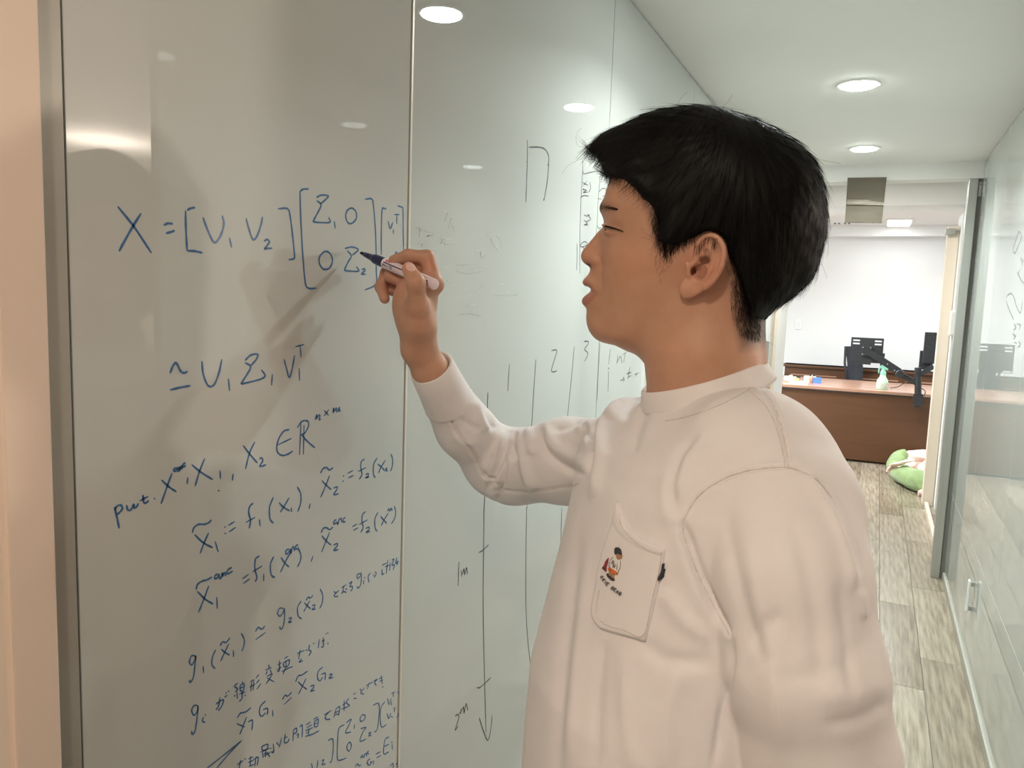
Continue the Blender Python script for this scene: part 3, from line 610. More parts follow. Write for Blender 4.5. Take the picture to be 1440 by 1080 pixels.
def head_f(p):
    x, y, w0 = hq(p); w_ = np.abs(w0); d = rel.dist(x, y, w_)
    nk = chain(p, [P(990, 430, .815), P(985, 500, .815), P(990, 585, .83)], [.054, .056, .062], .01)
    nk = smin(nk, cap(p, P(1021, 440, .815), P(1026, 590, .82), .034, .042), .02)
    d = smin(d, nk, .016)
    # jaw muscle line / throat
    e, canal = ear_field(x, y, w_)
    d = smin(d, e, .0025); d = smax(d, -canal, .001)
    # nostril, mouth line, eye slit
    P3 = np.stack([x, y, w_], 1)
    nos = ell(P3, np.array([*hp(829.5, 373.0), .0068]), np.array([[.9, -.43, 0], [.43, .9, 0], [0, 0, 1.]]), (.0054, .0030, .0045)); d = smax(d, -nos, .001)
    mo = chain(P3, [np.array([*hp(826, 407), .0]), np.array([*hp(832, 408.8), .018]), np.array([*hp(842, 411.5), .0265])], [.0036, .0026, .0010], .001); d = smax(d, -mo, .0012)
    ey = chain(P3, [np.array([*hp(852, 319.5), .026]), np.array([*hp(860, 321.3), .0365]), np.array([*hp(874, 324), .046])], [.0012, .0013, .0006], .001); d = smax(d, -ey, .0012)
    al = chain(P3, [np.array([*hp(842, 353), .0165]), np.array([*hp(846.3, 360), .020]), np.array([*hp(846.8, 369), .0205]), np.array([*hp(841, 376.5), .0185]), np.array([*hp(833, 377.5), .0135])], [.0006, .0011, .0012, .0010, .0006], .001); d = smax(d, -al, .002)
    nl = chain(P3, [np.array([*hp(847.5, 368), .0225]), np.array([*hp(849, 384), .0265]), np.array([*hp(850, 400), .0300])], [.0010, .0012, .0006], .002); d = smax(d, -nl, .004)
    # upper lid fold
    lf = chain(P3, [np.array([*hp(853, 315), .027]), np.array([*hp(862, 315.5), .040]), np.array([*hp(876, 320), .048])], [.0008, .0009, .0004], .001); d = smax(d, -lf, .001)
    lo = chain(P3, [np.array([*hp(854, 325.5), .026]), np.array([*hp(862, 327.5), .0355]), np.array([*hp(874, 328), .044])], [.0020, .0024, .0012], .001); d = smin(d, lo, .003)
    ul = chain(P3, [np.array([*hp(851.8, 317.2), .022]), np.array([*hp(858, 318.3), .0335]), np.array([*hp(875, 322), .0455])], [.0018, .0024, .0012], .001); d = smin(d, ul, .002)
    return d
hv, hf = sdf_mesh(head_f, HC-np.array([.17, .15, .20]), HC+np.array([.17, .15, .17]), .0014)
hv = relax(hv, hf, 1)
# ---- right hand and forearm
def hand_f(p):
    PX = P
    pal = ell(p, P(583, 428, .985), (R@np.array([1, -.05, 0]), R@np.array([0.05, 1, 0]), R@np.array([0, 0, 1.])), (.0285, .041, .030))
    d = pal
    d = smin(d, chain(p, [P(588, 462, .985), P(589, 490, .99), P(606, 522, 1.003), P(634, 569, 1.048)], [.0232, .0212, .0232, .0225], .008), .012)
    d = smin(d, cap(p, P(588, 420, .975), P(606, 398, .972), .021, .0138), .012); d = smin(d, cap(p, P(578, 392, 1.0), P(600, 378, .995), .012, .010), .006)          # web towards the index knuckle
    idx = chain(p, [P(611, 400, .975), P(600.5, 362, .975), P(574, 359.5, .972), P(554, 366, .982)], [.0125, .0092, .0080, .0068], .004)
    mid = chain(p, [P(604, 398, .995), P(566, 372, 1.00), P(549, 388, 1.0), P(566, 397, .985)], [.0125, .0092, .0082, .0072], .004)
    rng = chain(p, [P(596, 408, 1.01), P(545, 384, 1.02), P(536, 404, 1.015), P(541, 420, .998)], [.0120, .0090, .0080, .0066], .004)
    pnk = chain(p, [P(586, 420, 1.02), P(553, 394, 1.035), P(552, 408, 1.02), P(566, 414, 1.00)], [.0110, .0078, .0070, .0062], .004)
    thb = chain(p, [P(588, 432, .947), P(585, 398, .928), P(574.5, 378, .932)], [.0128, .0103, .0084], .008)
    for q, k in ((idx, .004), (mid, .003), (rng, .003), (pnk, .003)): d = smin(d, q, k)
    d = smin(d, cap(p, P(574, 374, .992), P(602, 374, .985), .010, .010), .004); d = smin(d, chain(p, [P(590, 492, .990), P(589, 458, .963), P(588, 432, .947)], [.013, .0165, .0132], .01), .018); d = smin(d, thb, .006)
    # creases
    d = smax(d, -chain(p, [P(546, 414, .955), P(560, 413, .952), P(574, 410, .955)], [.0006, .0009, .0006], .001), .001)
    return d
c = P(590, 440, .985); rv, rf = sdf_mesh(hand_f, P(500, 330, 1.0)-.07*np.ones(3)+np.array([0, 0, -.22]), P(660, 340, 1.0)+.10*np.ones(3), .0014, 4)
rv = relax(rv, rf, 1)
# ---- rest of the body (inside the clothes) and the left hand
SHR, SHL = P(880, 655, .97), P(1092, 730, .70)
ELR, ELL = P(697, 662, 1.115), P(1122, 985, .665)
WRL = P(1118, 1290, .69); HIP = P(935, 1180, .83)*[1, 1, 0]+np.array([0, 0, .88])
LAT = _n((SHL-SHR)*[1, 1, 0]); FWD = np.array([LAT[1], -LAT[0], 0]); 
if FWD[0] > 0: FWD = -FWD
KN = [HIP+LAT*s*.10+FWD*.02+[0, 0, -.42] for s in (-1, 1)]; AN = [HIP+LAT*s*.11-FWD*.02+[0, 0, -.80] for s in (-1, 1)]
HANDL = _n(WRL-ELL)
def body_f(p):
    d = chain(p, [P(990, 580, .83), P(985, 690, .82), P(950, 900, .82), HIP], [.045, .07, .08, .09], .05)
    d = smin(d, chain(p, [P(985, 680, .83), SHR, ELR, P(640, 578, 1.055)], [.05, .035, .030, .020], .01), .03)
    d = smin(d, chain(p, [P(985, 680, .82), SHL, ELL, WRL], [.05, .038, .034, .024], .02), .03)
    for k in (0, 1): d = smin(d, chain(p, [HIP+LAT*(k*2-1)*.09, KN[k], AN[k]], [.085, .052, .036], .02), .03)
    return d
lo = np.minimum.reduce([AN[0], AN[1], ELR, WRL])-.12; hi = np.maximum.reduce([P(990, 560, .83), ELR, SHL, P(650, 590, 1.06)])+.12
bv, bf = sdf_mesh(body_f, lo, hi, .012, 3)
fd = HANDL; sdv = _n(np.cross(fd, LAT)); th = -FWD
def lhand_f(p):
    w_ = WRL; fw = FWD; d = chain(p, [w_-fd*.05, w_, w_+fd*.03], [.026, .024, .026], .01)
    d = smin(d, ell(p, w_+fd*.055, (fd, fw, np.cross(fd, fw)), (.05, .038, .017)), .015)
    for i, (o, L) in enumerate(((.030, .070), (.010, .078), (-.010, .073), (-.029, .058))):
        a = w_+fd*.085+fw*o; ci = -np.cross(fd, fw)*(1 if np.cross(fd, fw)@LAT > 0 else -1); ci = -LAT
        b = a+fd*L*.5+ci*.004; c_ = b+fd*L*.3+ci*.010; e = c_+fd*L*.22+ci*.012
        d = smin(d, chain(p, [a, b, c_, e], [.0105, .009, .008, .0068], .003), .003)
    a = w_+fd*.03+fw*.03; b = a+fd*.035+fw*.018-LAT*.012; c_ = b+fd*.028+fw*.004-LAT*.008; return smin(d, chain(p, [w_+fd*.02+fw*.015, a, b, c_], [.018, .014, .0105, .0085], .005), .006)
lv, lf_ = sdf_mesh(lhand_f, WRL-.14, WRL+np.array([.14, .14, .06]) if fd[2] > 0 else WRL+np.array([.14, .14, .10]), .003, 4)
if (lv[:, 2].min() < WRL[2]-.13): lv, lf_ = sdf_mesh(lhand_f, WRL-[.14, .14, .24], WRL+[.14, .14, .10], .003, 4)
AV = np.vstack([hv, rv, bv, lv]); AF = np.vstack([hf, rf+len(hv), bf+len(hv)+len(rv), lf_+len(hv)+len(rv)+len(bv)])
# ---- skin colours (lips, cheeks, shaved nape) and painted nostril shade, in the profile plane
SK = np.array([.54, .30, .20]); cols = np.tile(np.append(SK, 1), (len(AV), 1)).astype(np.float32)
x, y, w0 = hq(AV[:len(hv)]); w_ = np.abs(w0)
def blob(u, v, ru, rv_=None, wm=None):
    a = hp(u, v); rv_ = rv_ or ru; return np.exp(-(((x-a[0])/(ru*PXM))**2+((y-a[1])/(rv_*PXM))**2))
def mixc(wt, c): cols[:len(hv), :3] = cols[:len(hv), :3]*(1-wt[:, None])+np.array(c)*wt[:, None]
mixc(np.clip(blob(850, 400, 26, 40)*.35, 0, 1), (.50, .27, .165)); mixc(blob(900, 365, 40, 25)*.25, (.60, .26, .15)); mixc(blob(825, 362, 14, 12)*.35, (.62, .27, .17))
mixc(np.clip(blob(990, 372, 26, 36), 0, 1)*.45, (.62, .25, .17))
for poly, c_, a_ in (([(817, 394), (822, 391), (832, 397), (846, 410.5), (836, 409.5), (826, 405.5), (817, 401)], (.44, .185, .135), .8), ([(815, 416), (828, 410.5), (845, 411.5), (837, 420), (828, 427.5), (820, 429.5), (814, 425)], (.45, .17, .13), .85)):
    s_ = sdpoly(x, y, hpa(poly)); mixc(np.clip(.5-s_/.0024, 0, 1)*a_, c_)
s_ = sdpoly(x, y, hpa([(857, 308), (846, 310), (850, 330), (866, 334), (884, 330), (884, 312)])); mixc(np.clip(.5-s_/.006, 0, 1)*.25, (.42, .21, .13))
fade = sdpoly(x, y, hpa([(1024, 350), (1080, 350), (1090, 480), (1040, 478), (1033, 440), (1030, 400), (1024, 375)])); mixc(np.clip(.5-fade/.014, 0, 1)*.82, (.045, .03, .024))
s_ = sdpoly(x, y, hpa([(915, 290), (990, 300), (990, 330), (962, 336), (938, 352), (926, 340)])); mixc(np.clip(.5-s_/.010, 0, 1)*.75, (.05, .033, .026))
s_ = sdpoly(x, y, hpa([(843, 286), (852, 283), (866, 291), (868, 297), (856, 297), (845, 299)])); mixc(np.clip(.4-s_/.012, 0, 1)*.35*(w_ < .05), (.12, .07, .05)); mixc(blob(828.5, 372.5, 4, 2.5)*.8, (.12, .05, .04))  # brow tint, then the nostril's shade painted dark into the skin colour
k = AV[:len(hv)+len(rv)]; pr = proj(AV); n0 = len(hv)
for (u, v, r_) in ((552, 400, 16), (575, 372, 8), (604, 372, 12)): wt = np.exp(-((pr[:, 0]-u)**2+(pr[:, 1]-v)**2)/r_**2)*.5; wt[:n0] = 0; cols[:, :3] = cols[:, :3]*(1-wt[:, None])+np.array([.60, .23, .16])*wt[:, None]
person = empty('person', (HIP[0], HIP[1], 0), label='young man in a cream long-sleeved pocket shirt writing on the glass wall with a marker', category='person')
body = mesh_obj('body', AV, AF, 'skin', person)
at = body.data.color_attributes.new('Col', 'FLOAT_COLOR', 'POINT'); at.data.foreach_set('color', cols.ravel())
hb = BVHTree.FromPolygons([Vector(q) for q in hv], [tuple(map(int, q)) for q in hf])
rbv = BVHTree.FromPolygons([Vector(q) for q in rv], [tuple(map(int, q)) for q in rf])
def cast(bvh, u, v, back=.0):
    r = Vector(ray(u, v)); h_ = bvh.ray_cast(Vector(C0), r); return (np.array(h_[0]), np.array(h_[1])) if h_[0] is not None else (None, None)
# eye, lashes, teeth, thumb nail
for sgn in (1, -1):
    ec = HC+ER*hp(870.5, 322)[0]+EU*hp(870.5, 322)[1]+EN*.0275*sgn
    bm = bmesh.new(); bmesh.ops.create_uvsphere(bm, u_segments=24, v_segments=16, radius=.0118)
    vs = [np.array(q.co)+ec for q in bm.verts]; fs = [[q.index for q in f.verts] for f in bm.faces]; bm.free()
    eb = mesh_obj('eye', vs, fs, 'lid', body)
    dirn = _n(-ER*.93+EN*.12*sgn-EU*.32); MB().lathe(ec+dirn*.0098, dirn, [(0, .0056), (.0014, .0050), (.0022, .0030), (.0024, .0005)], 20).build('iris', 'iris', body, True)
def hair_tube(mb, pts, r0, n=3): mb.tube(pts, np.linspace(r0, r0*.25, len(pts)), n, False)
def surf(u, v, off=.0003):
    p, n = cast(hb, u, v); return None if p is None else p+n*off
lash = MB(); L0 = catmull([(851.3, 317.8), (855, 318.6), (861, 320.2), (868, 322), (877, 325.5)], 4)
pts = [surf(u, v, .0007) for u, v in L0]; pts = [q for q in pts if q is not None]
if len(pts) > 3: lash.tube(pts, np.concatenate([np.linspace(.0008, .0010, len(pts)//2), np.linspace(.0010, .0003, len(pts)-len(pts)//2)]), 6)
rnd = random.Random(11)
for k in range(26):
    t_ = k/25; i = int(t_*(len(pts)-1)); a = pts[i]; d = _n(-ER*(1-t_*.9)*.9-EU*(.5-.1*t_)+EN*(.15+.5*t_)+ER*.0); hair_tube(lash, [a, a+d*.0022, a+d*.004+EU*.0005], .00018)
lash.build('eyelashes', 'strand', body, True)
brow = MB()
for k in range(820):
    t_ = rnd.random()**1.5; u = 843.8+24*t_; v = 290.5+3.5*t_+rnd.gauss(0, 1)*(3.5-2.9*t_)
    a = surf(u, v, .0002)
    if a is None: continue
    p_, n_ = cast(hb, u, v); d = _n(ER*(.9)+EU*(.55-.9*t_)*rnd.uniform(.3, 1.4)+n_*.3); L = rnd.uniform(.003, .007)
    hair_tube(brow, [a, a+d*L*.5, a+d*L-n_*.0004], .00016)
brow.build('eyebrow', 'strand', body, True)
te = MB(); a_, b_ = hp(829, 408.5), hp(831, 412)
q = HC+ER*hp(830.5, 409.5)[0]+EU*hp(830.5, 409.5)[1]
for i in range(7):
    an = (i-3)*.26; MB_c = q+ER*(.0075-.0075*math.cos(an)*1)+EN*math.sin(an)*.020; te.obox(MB_c+ER*.0035-EU*.0, (ER, EU, EN), (.0016, .0042, .0024))
te.build('teeth', 'twhite', body)
def patch(bvh, poly, off, m, name, parent, step=None, thick=.0006, k=1, fallback=None):
    """a piece of given outline laid on a surface: rings of the outline shrunk to its centre, with a rim"""
    o = np.array(poly, float); c = o.mean(0); V = []; n = len(o); R_ = 5
    for j in range(R_+1):
        s = j/R_
        for q in o:
            u, v = q*(1-s)+c*s; p, nn = cast(bvh, u, v)
            if p is None: p, nn = cast(bvh, *(np.array([u, v])*.9+c*.1))
            if p is None: return None
            if nn@(-ray(u, v)) < 0: nn = -nn
            V.append((p, p+nn*off))
    top = [v[1] for v in V]; base = [v[0] for v in V[:n]]
    f = [(j*n+i, j*n+(i+1) % n, (j+1)*n+(i+1) % n, (j+1)*n+i) for j in range(R_) for i in range(n)]
    N = len(top); f += [(N+i, N+(i+1) % n, (i+1) % n, i) for i in range(n)]
    return mesh_obj(name, top+base, f, m, parent, True)
patch(rbv, catmull([(570.5, 371), (573.5, 369), (578, 370), (582.5, 377), (583, 381), (576.5, 381.5), (571.5, 378), (570.5, 371)], 3)[:-1], .0005, 'nail', 'thumbnail', body)
# ---------------------------------------------------------------- shirt
TZ = [(566, 990, .050, .050, .825), (590, 991, .076, .080, .825), (614, 990, .088, .120, .82), (640, 988, .106, .155, .82), (680, 986, .118, .165, .82), (730, 982, .124, .165, .82), (800, 972, .128, .165, .82),
      (880, 955, .131, .165, .82), (960, 935, .134, .165, .82), (1040, 925, .132, .168, .82), (1120, 922, .133, .170, .82), (1200, 922, .134, .172, .82)]
tc = np.array([P(u, v, d) for v, u, b, a, d in TZ]); tb = np.array([t[2] for t in TZ]); ta = np.array([t[3] for t in TZ])
zs = tc[::-1, 2]
ca, sa = math.cos(.05), math.sin(.05); FW = _n(FWD); LT = _n(np.cross(np.array([0, 0, 1.]), FW))
def torso(p):
    z = p[:, 2]; cx = np.interp(z, zs, tc[::-1, 0]); cy = np.interp(z, zs, tc[::-1, 1]); b = np.interp(z, zs, tb[::-1]); a = np.interp(z, zs, ta[::-1])
    x = (p[:, 0]-cx)*FW[0]+(p[:, 1]-cy)*FW[1]; y = (p[:, 0]-cx)*LT[0]+(p[:, 1]-cy)*LT[1]
    L = np.sqrt(x*x+y*y)+1e-6; k = ((np.abs(x)/b)**2.3+(np.abs(y)/a)**2.3)**(1/2.3)+1e-6; d = L*(1-1/k)
    d = np.maximum(d, -.05); return smax(d, np.maximum(z-tc[0, 2], zs[0]+.012-z), .01)*.8
def shirt_f(p):
    d = torso(p)
    d = smin(d, chain(p, [P(1000, 654, .80), P(1056, 664, .745), P(1102, 718, .70)], [.064, .074, .065], .03), .03)
    d = smin(d, chain(p, [P(1015, 664, .85), P(1052, 652, .85)], [.074, .083], .03), .03)                # upper back
    d = smin(d, chain(p, [P(962, 622, .85), P(905, 636, .93), P(872, 655, .97)], [.055, .061, .058], .03), .03)
    ra = chain(p, [P(880, 650, .965), P(800, 648, 1.03), P(722, 656, 1.10), P(697, 652, 1.115)], [.058, .055, .050, .045], .02)
    fa = chain(p, [P(700, 650, 1.115), P(655, 604, 1.075), P(628, 560, 1.04)], [.045, .038, .0335], .02)
    rr = smin(ra, fa, .018)
    d = smin(d, rr, .014)
    la = chain(p, [P(1098, 715, .70), P(1110, 810, .665), P(1130, 940, .650), P(1152, 1060, .655), P(1135, 1200, .675), WRL-HANDL*.03], [.068, .0635, .0635, .0600, .050, .038], .02)
    ck = .006; d = smin(d, la, ck)
    # sleeve end hollow
    d = smax(d, -chain(p, [P(600, 506, .995), P(622, 548, 1.03)], [.0265, .027], .01), .002)
    d = smax(d, -cap(p, WRL-HANDL*.05, WRL, .028, .03), .002)
    # neck opening
    d = smax(d, -cap(p, P(988, 575, .825), P(988, 500, .815), .052, .062), .004)
    return d
lo = np.minimum.reduce([ELR, WRL, P(745, 1200, .8), P(600, 560, 1.0)])-.09; hi = np.maximum.reduce([ELR, SHL, P(1120, 600, .85), P(700, 560, 1.05)])+.10
sv, sf = sdf_mesh(shirt_f, lo, hi, .0026, 6); sv = relax(sv, sf, 2)
# ---- folds, pressed into the cloth as real relief.  (points, depth window, height mm, width px)
FOLDS = [
 # elbow crook and forearm
 ([(716, 604), (706, 640), (692, 672), (684, 694)], (.9, 1.3), -5.5, 4.5), ([(709, 606), (697, 640), (680, 668)], (.9, 1.3), 4.5, 6), ([(724, 607), (718, 640), (706, 668), (699, 684)], (.9, 1.3), 4, 5),
 ([(724, 606), (722, 628), (727, 648)], (.9, 1.3), -6, 4), ([(733, 606), (737, 640), (742, 668), (752, 690)], (.9, 1.3), 5.5, 7), ([(744, 602), (748, 625), (750, 640)], (.9, 1.3), 4, 6),
 ([(703, 690), (700, 705)], (.9, 1.3), -4, 3.5), ([(714, 640), (708, 670), (702, 694)], (.9, 1.3), -6, 3), ([(694, 640), (680, 672)], (.9, 1.3), -4, 3.5), ([(668, 562), (676, 590), (684, 606)], (.9, 1.3), 4.5, 6), ([(676, 560), (690, 592), (697, 604)], (.9, 1.3), -3.5, 5),
 ([(656, 552), (650, 566), (640, 580)], (.9, 1.3), -2.5, 4), ([(650, 590), (664, 600), (678, 602)], (.9, 1.3), -2, 5), ([(636, 612), (652, 622), (670, 622)], (.9, 1.3), 2, 6),
 ([(762, 602), (764, 625), (778, 645), (800, 660), (824, 668)], (.8, 1.3), -5, 5), ([(768, 600), (776, 622), (800, 640), (826, 652)], (.8, 1.3), 4.5, 8), ([(778, 606), (800, 598), (816, 590)], (.8, 1.3), -2.5, 6),
 ([(822, 597), (826, 615), (832, 632)], (.8, 1.2), -3, 5), ([(842, 584), (826, 596), (810, 606)], (.8, 1.2), 2.5, 6), ([(858, 570), (836, 600), (833, 640), (828, 664)], (.75, 1.2), -6, 5), ([(868, 566), (846, 600), (842, 650), (834, 700)], (.7, 1.2), 5, 8),
 ([(688, 696), (704, 690), (730, 692), (760, 690), (800, 684), (826, 676)], (.9, 1.3), -1.2, 2),
 # chest
 ([(905, 548), (888, 566), (876, 590)], (.7, 1.), -3, 5), ([(918, 560), (900, 590), (886, 640)], (.6, 1.), -2.5, 8), ([(893, 545), (872, 566), (860, 590)], (.7, 1.1), 3, 6),
 ([(985, 610), (958, 640), (946, 680), (948, 720)], (.5, .9), -2.8, 8), ([(1000, 606), (972, 636), (958, 672), (954, 705)], (.5, .9), 2.2, 10), ([(944, 660), (935, 700), (942, 740)], (.5, .9), 1.8, 10),
 ([(960, 735), (978, 790), (1000, 845), (1026, 892)], (.45, .85), -7, 6), ([(946, 720), (962, 790), (990, 850), (1018, 900)], (.6, .9), 1.8, 11), ([(1028, 895), (1024, 950), (1015, 1010), (1004, 1080)], (.55, .9), -3.5, 6),
 ([(900, 900), (940, 930), (1000, 930)], (.5, .9), -2.5, 12), ([(850, 900), (840, 960), (838, 1080)], (.5, .95), -2.5, 10), ([(880, 915), (880, 1000), (890, 1080)], (.5, .95), 2.5, 12),
 ([(812, 760), (800, 860), (790, 960), (785, 1080)], (.6, 1.), -3, 9), ([(828, 780), (815, 880), (806, 980), (802, 1080)], (.6, 1.), 3, 10), ([(960, 930), (940, 1000), (935, 1080)], (.5, .9), 2.5, 14), ([(930, 830), (960, 870), (1000, 900)], (.5, .9), 2.5, 12),
 # near sleeve
 ([(1150, 670), (1180, 720), (1205, 780), (1208, 806)], (.5, .9), -5, 5), ([(1130, 668), (1166, 716), (1192, 780), (1200, 830)], (.5, .9), 4, 8), ([(1120, 740), (1140, 820), (1150, 900), (1152, 960)], (.4, .8), -2.5, 14), ([(1060, 760), (1070, 850), (1090, 960), (1100, 1080)], (.4, .8), 2.5, 16),
 ([(1020, 720), (1034, 800), (1056, 880), (1080, 940)], (.4, .8), -2.5, 12), ([(1224, 885), (1190, 930), (1150, 950), (1090, 950)], (.4, .8), -1.5, 16), ([(1255, 985), (1210, 1010), (1160, 1020)], (.4, .8), -1.6, 11), ([(1250, 960), (1200, 975), (1150, 985)], (.4, .8), 1.2, 14),
 ([(1180, 820), (1190, 900), (1200, 980)], (.4, .8), -2.5, 10), ([(1100, 860), (1060, 900), (1040, 950)], (.4, .8), -2, 12), ([(1210, 830), (1215, 870)], (.4, .8), 2.5, 8),
]
SEAMS = [([(1062, 540), (1082, 560), (1096, 590), (1104, 625), (1110, 658)], (.5, .9)), ([(1170, 700), (1150, 676), (1125, 662), (1104, 657), (1060, 660), (1020, 672), (985, 695), (966, 722), (960, 742), (974, 790), (1000, 845), (1026, 893)], (.45, .9)),
         ([(634, 588), (640, 604), (655, 624), (668, 642), (682, 670), (700, 680)], (.9, 1.3))]
def pdist(U, V_, L):
    L = catmull(L, 5); d = np.full(len(U), 1e9); tt = np.zeros(len(U)); n = len(L)-1
    for i in range(n):
        a, b = L[i], L[i+1]; e = b-a; t = np.clip(((U-a[0])*e[0]+(V_-a[1])*e[1])/(e@e+1e-9), 0, 1); q = np.hypot(U-a[0]-e[0]*t, V_-a[1]-e[1]*t); m = q < d; d[m] = q[m]; tt[m] = (i+t[m])/n
    return d, tt
def subdiv_disp(v, f):
    nrm = vnormals(v, f); pr = proj(v); face = (nrm*(C0-v)).sum(1)/np.linalg.norm(C0-v, axis=1); fw = np.clip((face+.15)*3, 0, 1); disp = np.zeros(len(v))
    for L, (d0, d1), a, s in FOLDS:
        d, t = pdist(pr[:, 0], pr[:, 1], L); m = (pr[:, 2] > d0) & (pr[:, 2] < d1); end = np.clip(np.minimum(t, 1-t)*6, 0, 1)**.7*.85+.15
        disp += np.where(m, a*.0013*np.exp(-(d/s)**2)*end*(np.where((t <= 0) | (t >= 1), np.exp(-(d/s)**2), 1)), 0)
    for L, (d0, d1) in SEAMS:
        d, t = pdist(pr[:, 0], pr[:, 1], L); m = (pr[:, 2] > d0) & (pr[:, 2] < d1); disp += np.where(m, -.0022*np.exp(-(d/2.2)**2)+.0012*np.exp(-((d-5)/3)**2), 0)
    # broad soft undulation of the cloth
    q = v*np.array([1, 1, .6]); und = np.sin(q@np.array([31, 17, 9.])+1.3)*np.sin(q@np.array([-13, 23, 21.]))+.6*np.sin(q@np.array([52, -33, 41.])+.7)*np.sin(q@np.array([21, 61, -17.]))
    return v+nrm*((disp*fw+und*.0011))[:, None]
sv = subdiv_disp(sv, sf); sv = relax(sv, sf, 1, .35)
shirt = mesh_obj('shirt', sv, sf, 'cloth', person)
sb_ = BVHTree.FromPolygons([Vector(q) for q in sv], [tuple(map(int, q)) for q in sf])
# ---- collar: a band round the neck
def ring(cen, A, Bx, prof, name, m, parent, n=72):      # prof: list of (radial offset, height), closed
    V = []; k = len(prof); upv = _n(np.cross(A, Bx)); upv = upv if upv[2] > 0 else -upv
    for i in range(n):
        an = 2*math.pi*i/n; rd = A*math.cos(an)+Bx*math.sin(an); rn = _n(rd)
        for o, h_ in prof: V.append(cen+rd+rn*o+upv*h_)
    f = [(i*k+j, ((i+1) % n)*k+j, ((i+1) % n)*k+(j+1) % k, i*k+(j+1) % k) for i in range(n) for j in range(k)]
    return mesh_obj(name, V, f, m, parent, True)
cA, cB = P(907, 558, .83), P(1069, 510, .82); cc = (cA+cB)/2+np.array([0, 0, .002]); Af = (cA-cB)/2; Bx = _n(np.cross(up3, Af))*.063
ring(cc, Af, Bx, [(.000, .004), (.0018, .005), (.0032, .003), (.0090, -.014), (.0098, -.019), (.006, -.020), (-.002, -.012)], 'collar', 'rib', person)
# ---- cuff of the raised sleeve
c0_, c1_ = P(606, 516, 1.003), P(632, 567, 1.047); axc = _n(c1_-c0_); Lc = np.linalg.norm(c1_-c0_)
u1 = _n(np.cross(axc, EN)); u2 = np.cross(axc, u1); V = []; n = 64
prof = [(.0, .0262), (.0, .0285), (.0015, .0298), (.5*Lc, .0318), (Lc-.003, .0345), (Lc, .0352), (Lc+.002, .0342), (Lc+.0035, .0300), (Lc*.5, .0285)]
k = len(prof)
for i in range(n):
    an = 2*math.pi*i/n; wob = 1+.015*math.sin(3*an+1)
    for s_, r_ in prof: V.append(c0_+axc*s_+(u1*math.cos(an)+u2*math.sin(an))*r_*wob)
f = [(i*k+j, ((i+1) % n)*k+j, ((i+1) % n)*k+(j+1) % k, i*k+(j+1) % k) for i in range(n) for j in range(k)]
mesh_obj('cuff', V, f, 'rib', person, True)
# ---- pocket, its hem stitches, side tag and embroidery
PK = [(871, 706), (877, 729), (890, 747), (913, 763), (936.5, 771.5), (933, 795), (922, 847), (908.5, 902), (877, 893), (846.5, 883), (834, 863), (838, 826), (846, 786), (860, 741)]
def grid_patch(bvh, tl, tr_, br, bl_, nx, ny, off, edge, m, name, parent):
    """a thick cloth piece between four edge curves, each point laid on the surface"""
    T, Rr, Bb, Ll = [np.array([np.interp(np.linspace(0, 1, k_), np.linspace(0, 1, len(c)), np.array(c)[:, q]) for q in (0, 1)]).T for c, k_ in ((catmull(tl, 4), nx+1), (catmull(tr_, 4), ny+1), (catmull(br, 4), nx+1), (catmull(bl_, 4), ny+1))]
    V = []; B_ = []
    for j in range(ny+1):
        for i in range(nx+1):
            s, t = i/nx, j/ny; q = T[i]*(1-t)+Bb[i]*t+Ll[j]*(1-s)+Rr[j]*s-((T[0]*(1-s)+T[-1]*s)*(1-t)+(Bb[0]*(1-s)+Bb[-1]*s)*t)
            p, nn = cast(bvh, *q); rim = i in (0, nx) or j in (0, ny); hem = .0010 if t < .13 and t > 0 else 0
            V.append(p+nn*(off+hem)*(1 if not rim else (.95 if j == 0 else .6))); B_.append(p-nn*.001)
    n = (nx+1)*(ny+1); f = []
    for j in range(ny):
        for i in range(nx): a = j*(nx+1)+i; f.append((a, a+nx+1, a+nx+2, a+1))
    per = [i for i in range(nx+1)]+[j*(nx+1)+nx for j in range(1, ny+1)]+[ny*(nx+1)+i for i in range(nx-1, -1, -1)]+[j*(nx+1) for j in range(ny-1, 0, -1)]
    k_ = len(per); V += [B_[i] for i in per]; f += [(per[i], per[(i+1) % k_], n+(i+1) % k_, n+i) for i in range(k_)]
    return mesh_obj(name, V, f, m, parent, True)
TOPC = [(871, 706), (877, 729), (890, 747), (913, 763), (936.5, 771.5)]
RC = [(936.5, 771.5), (933, 795), (922, 847), (908.5, 902)]; BC = [(846.5, 884), (862, 889), (880, 894), (908.5, 902)]; LC = [(871, 706), (860, 741), (846, 786), (838, 830), (833, 863), (846.5, 884)]
pocket = grid_patch(sb_, TOPC, RC, BC, LC, 30, 36, .0034, 0, 'cloth', 'pocket', shirt)
pbv = BVHTree.FromPolygons([Vector(q) for q in sv]+[v.co+Vector(person.location) for v in pocket.data.vertices], [tuple(map(int, q)) for q in sf]+[tuple(len(sv)+i for i in p.vertices) for p in pocket.data.polygons])
def on_cloth(L, off, k=6):
    o = []
    for u, v in catmull(L, k):
        p, nn = cast(pbv, u, v)
        if p is None: continue
        if nn@(C0-p) < 0: nn = -nn
        o.append(p+nn*off)
    return o
def thread_line(name, L, r, m='thread', parent=None, off=.0004): return MB().tube(on_cloth(L, off), r, 5).build(name, m, parent or shirt, True)
thread_line('stitching', [(930, 776), (927, 800), (916, 848), (904, 894), (878, 886), (850, 877), (839, 860), (843, 830)], .0004)
thread_line('stitching', [(870, 722), (874, 738), (887, 756), (911, 773), (930, 781)], .0004)
thread_line('stitching', [(1052, 548), (1074, 568), (1088, 592), (1098, 625), (1104, 656)], .0004)
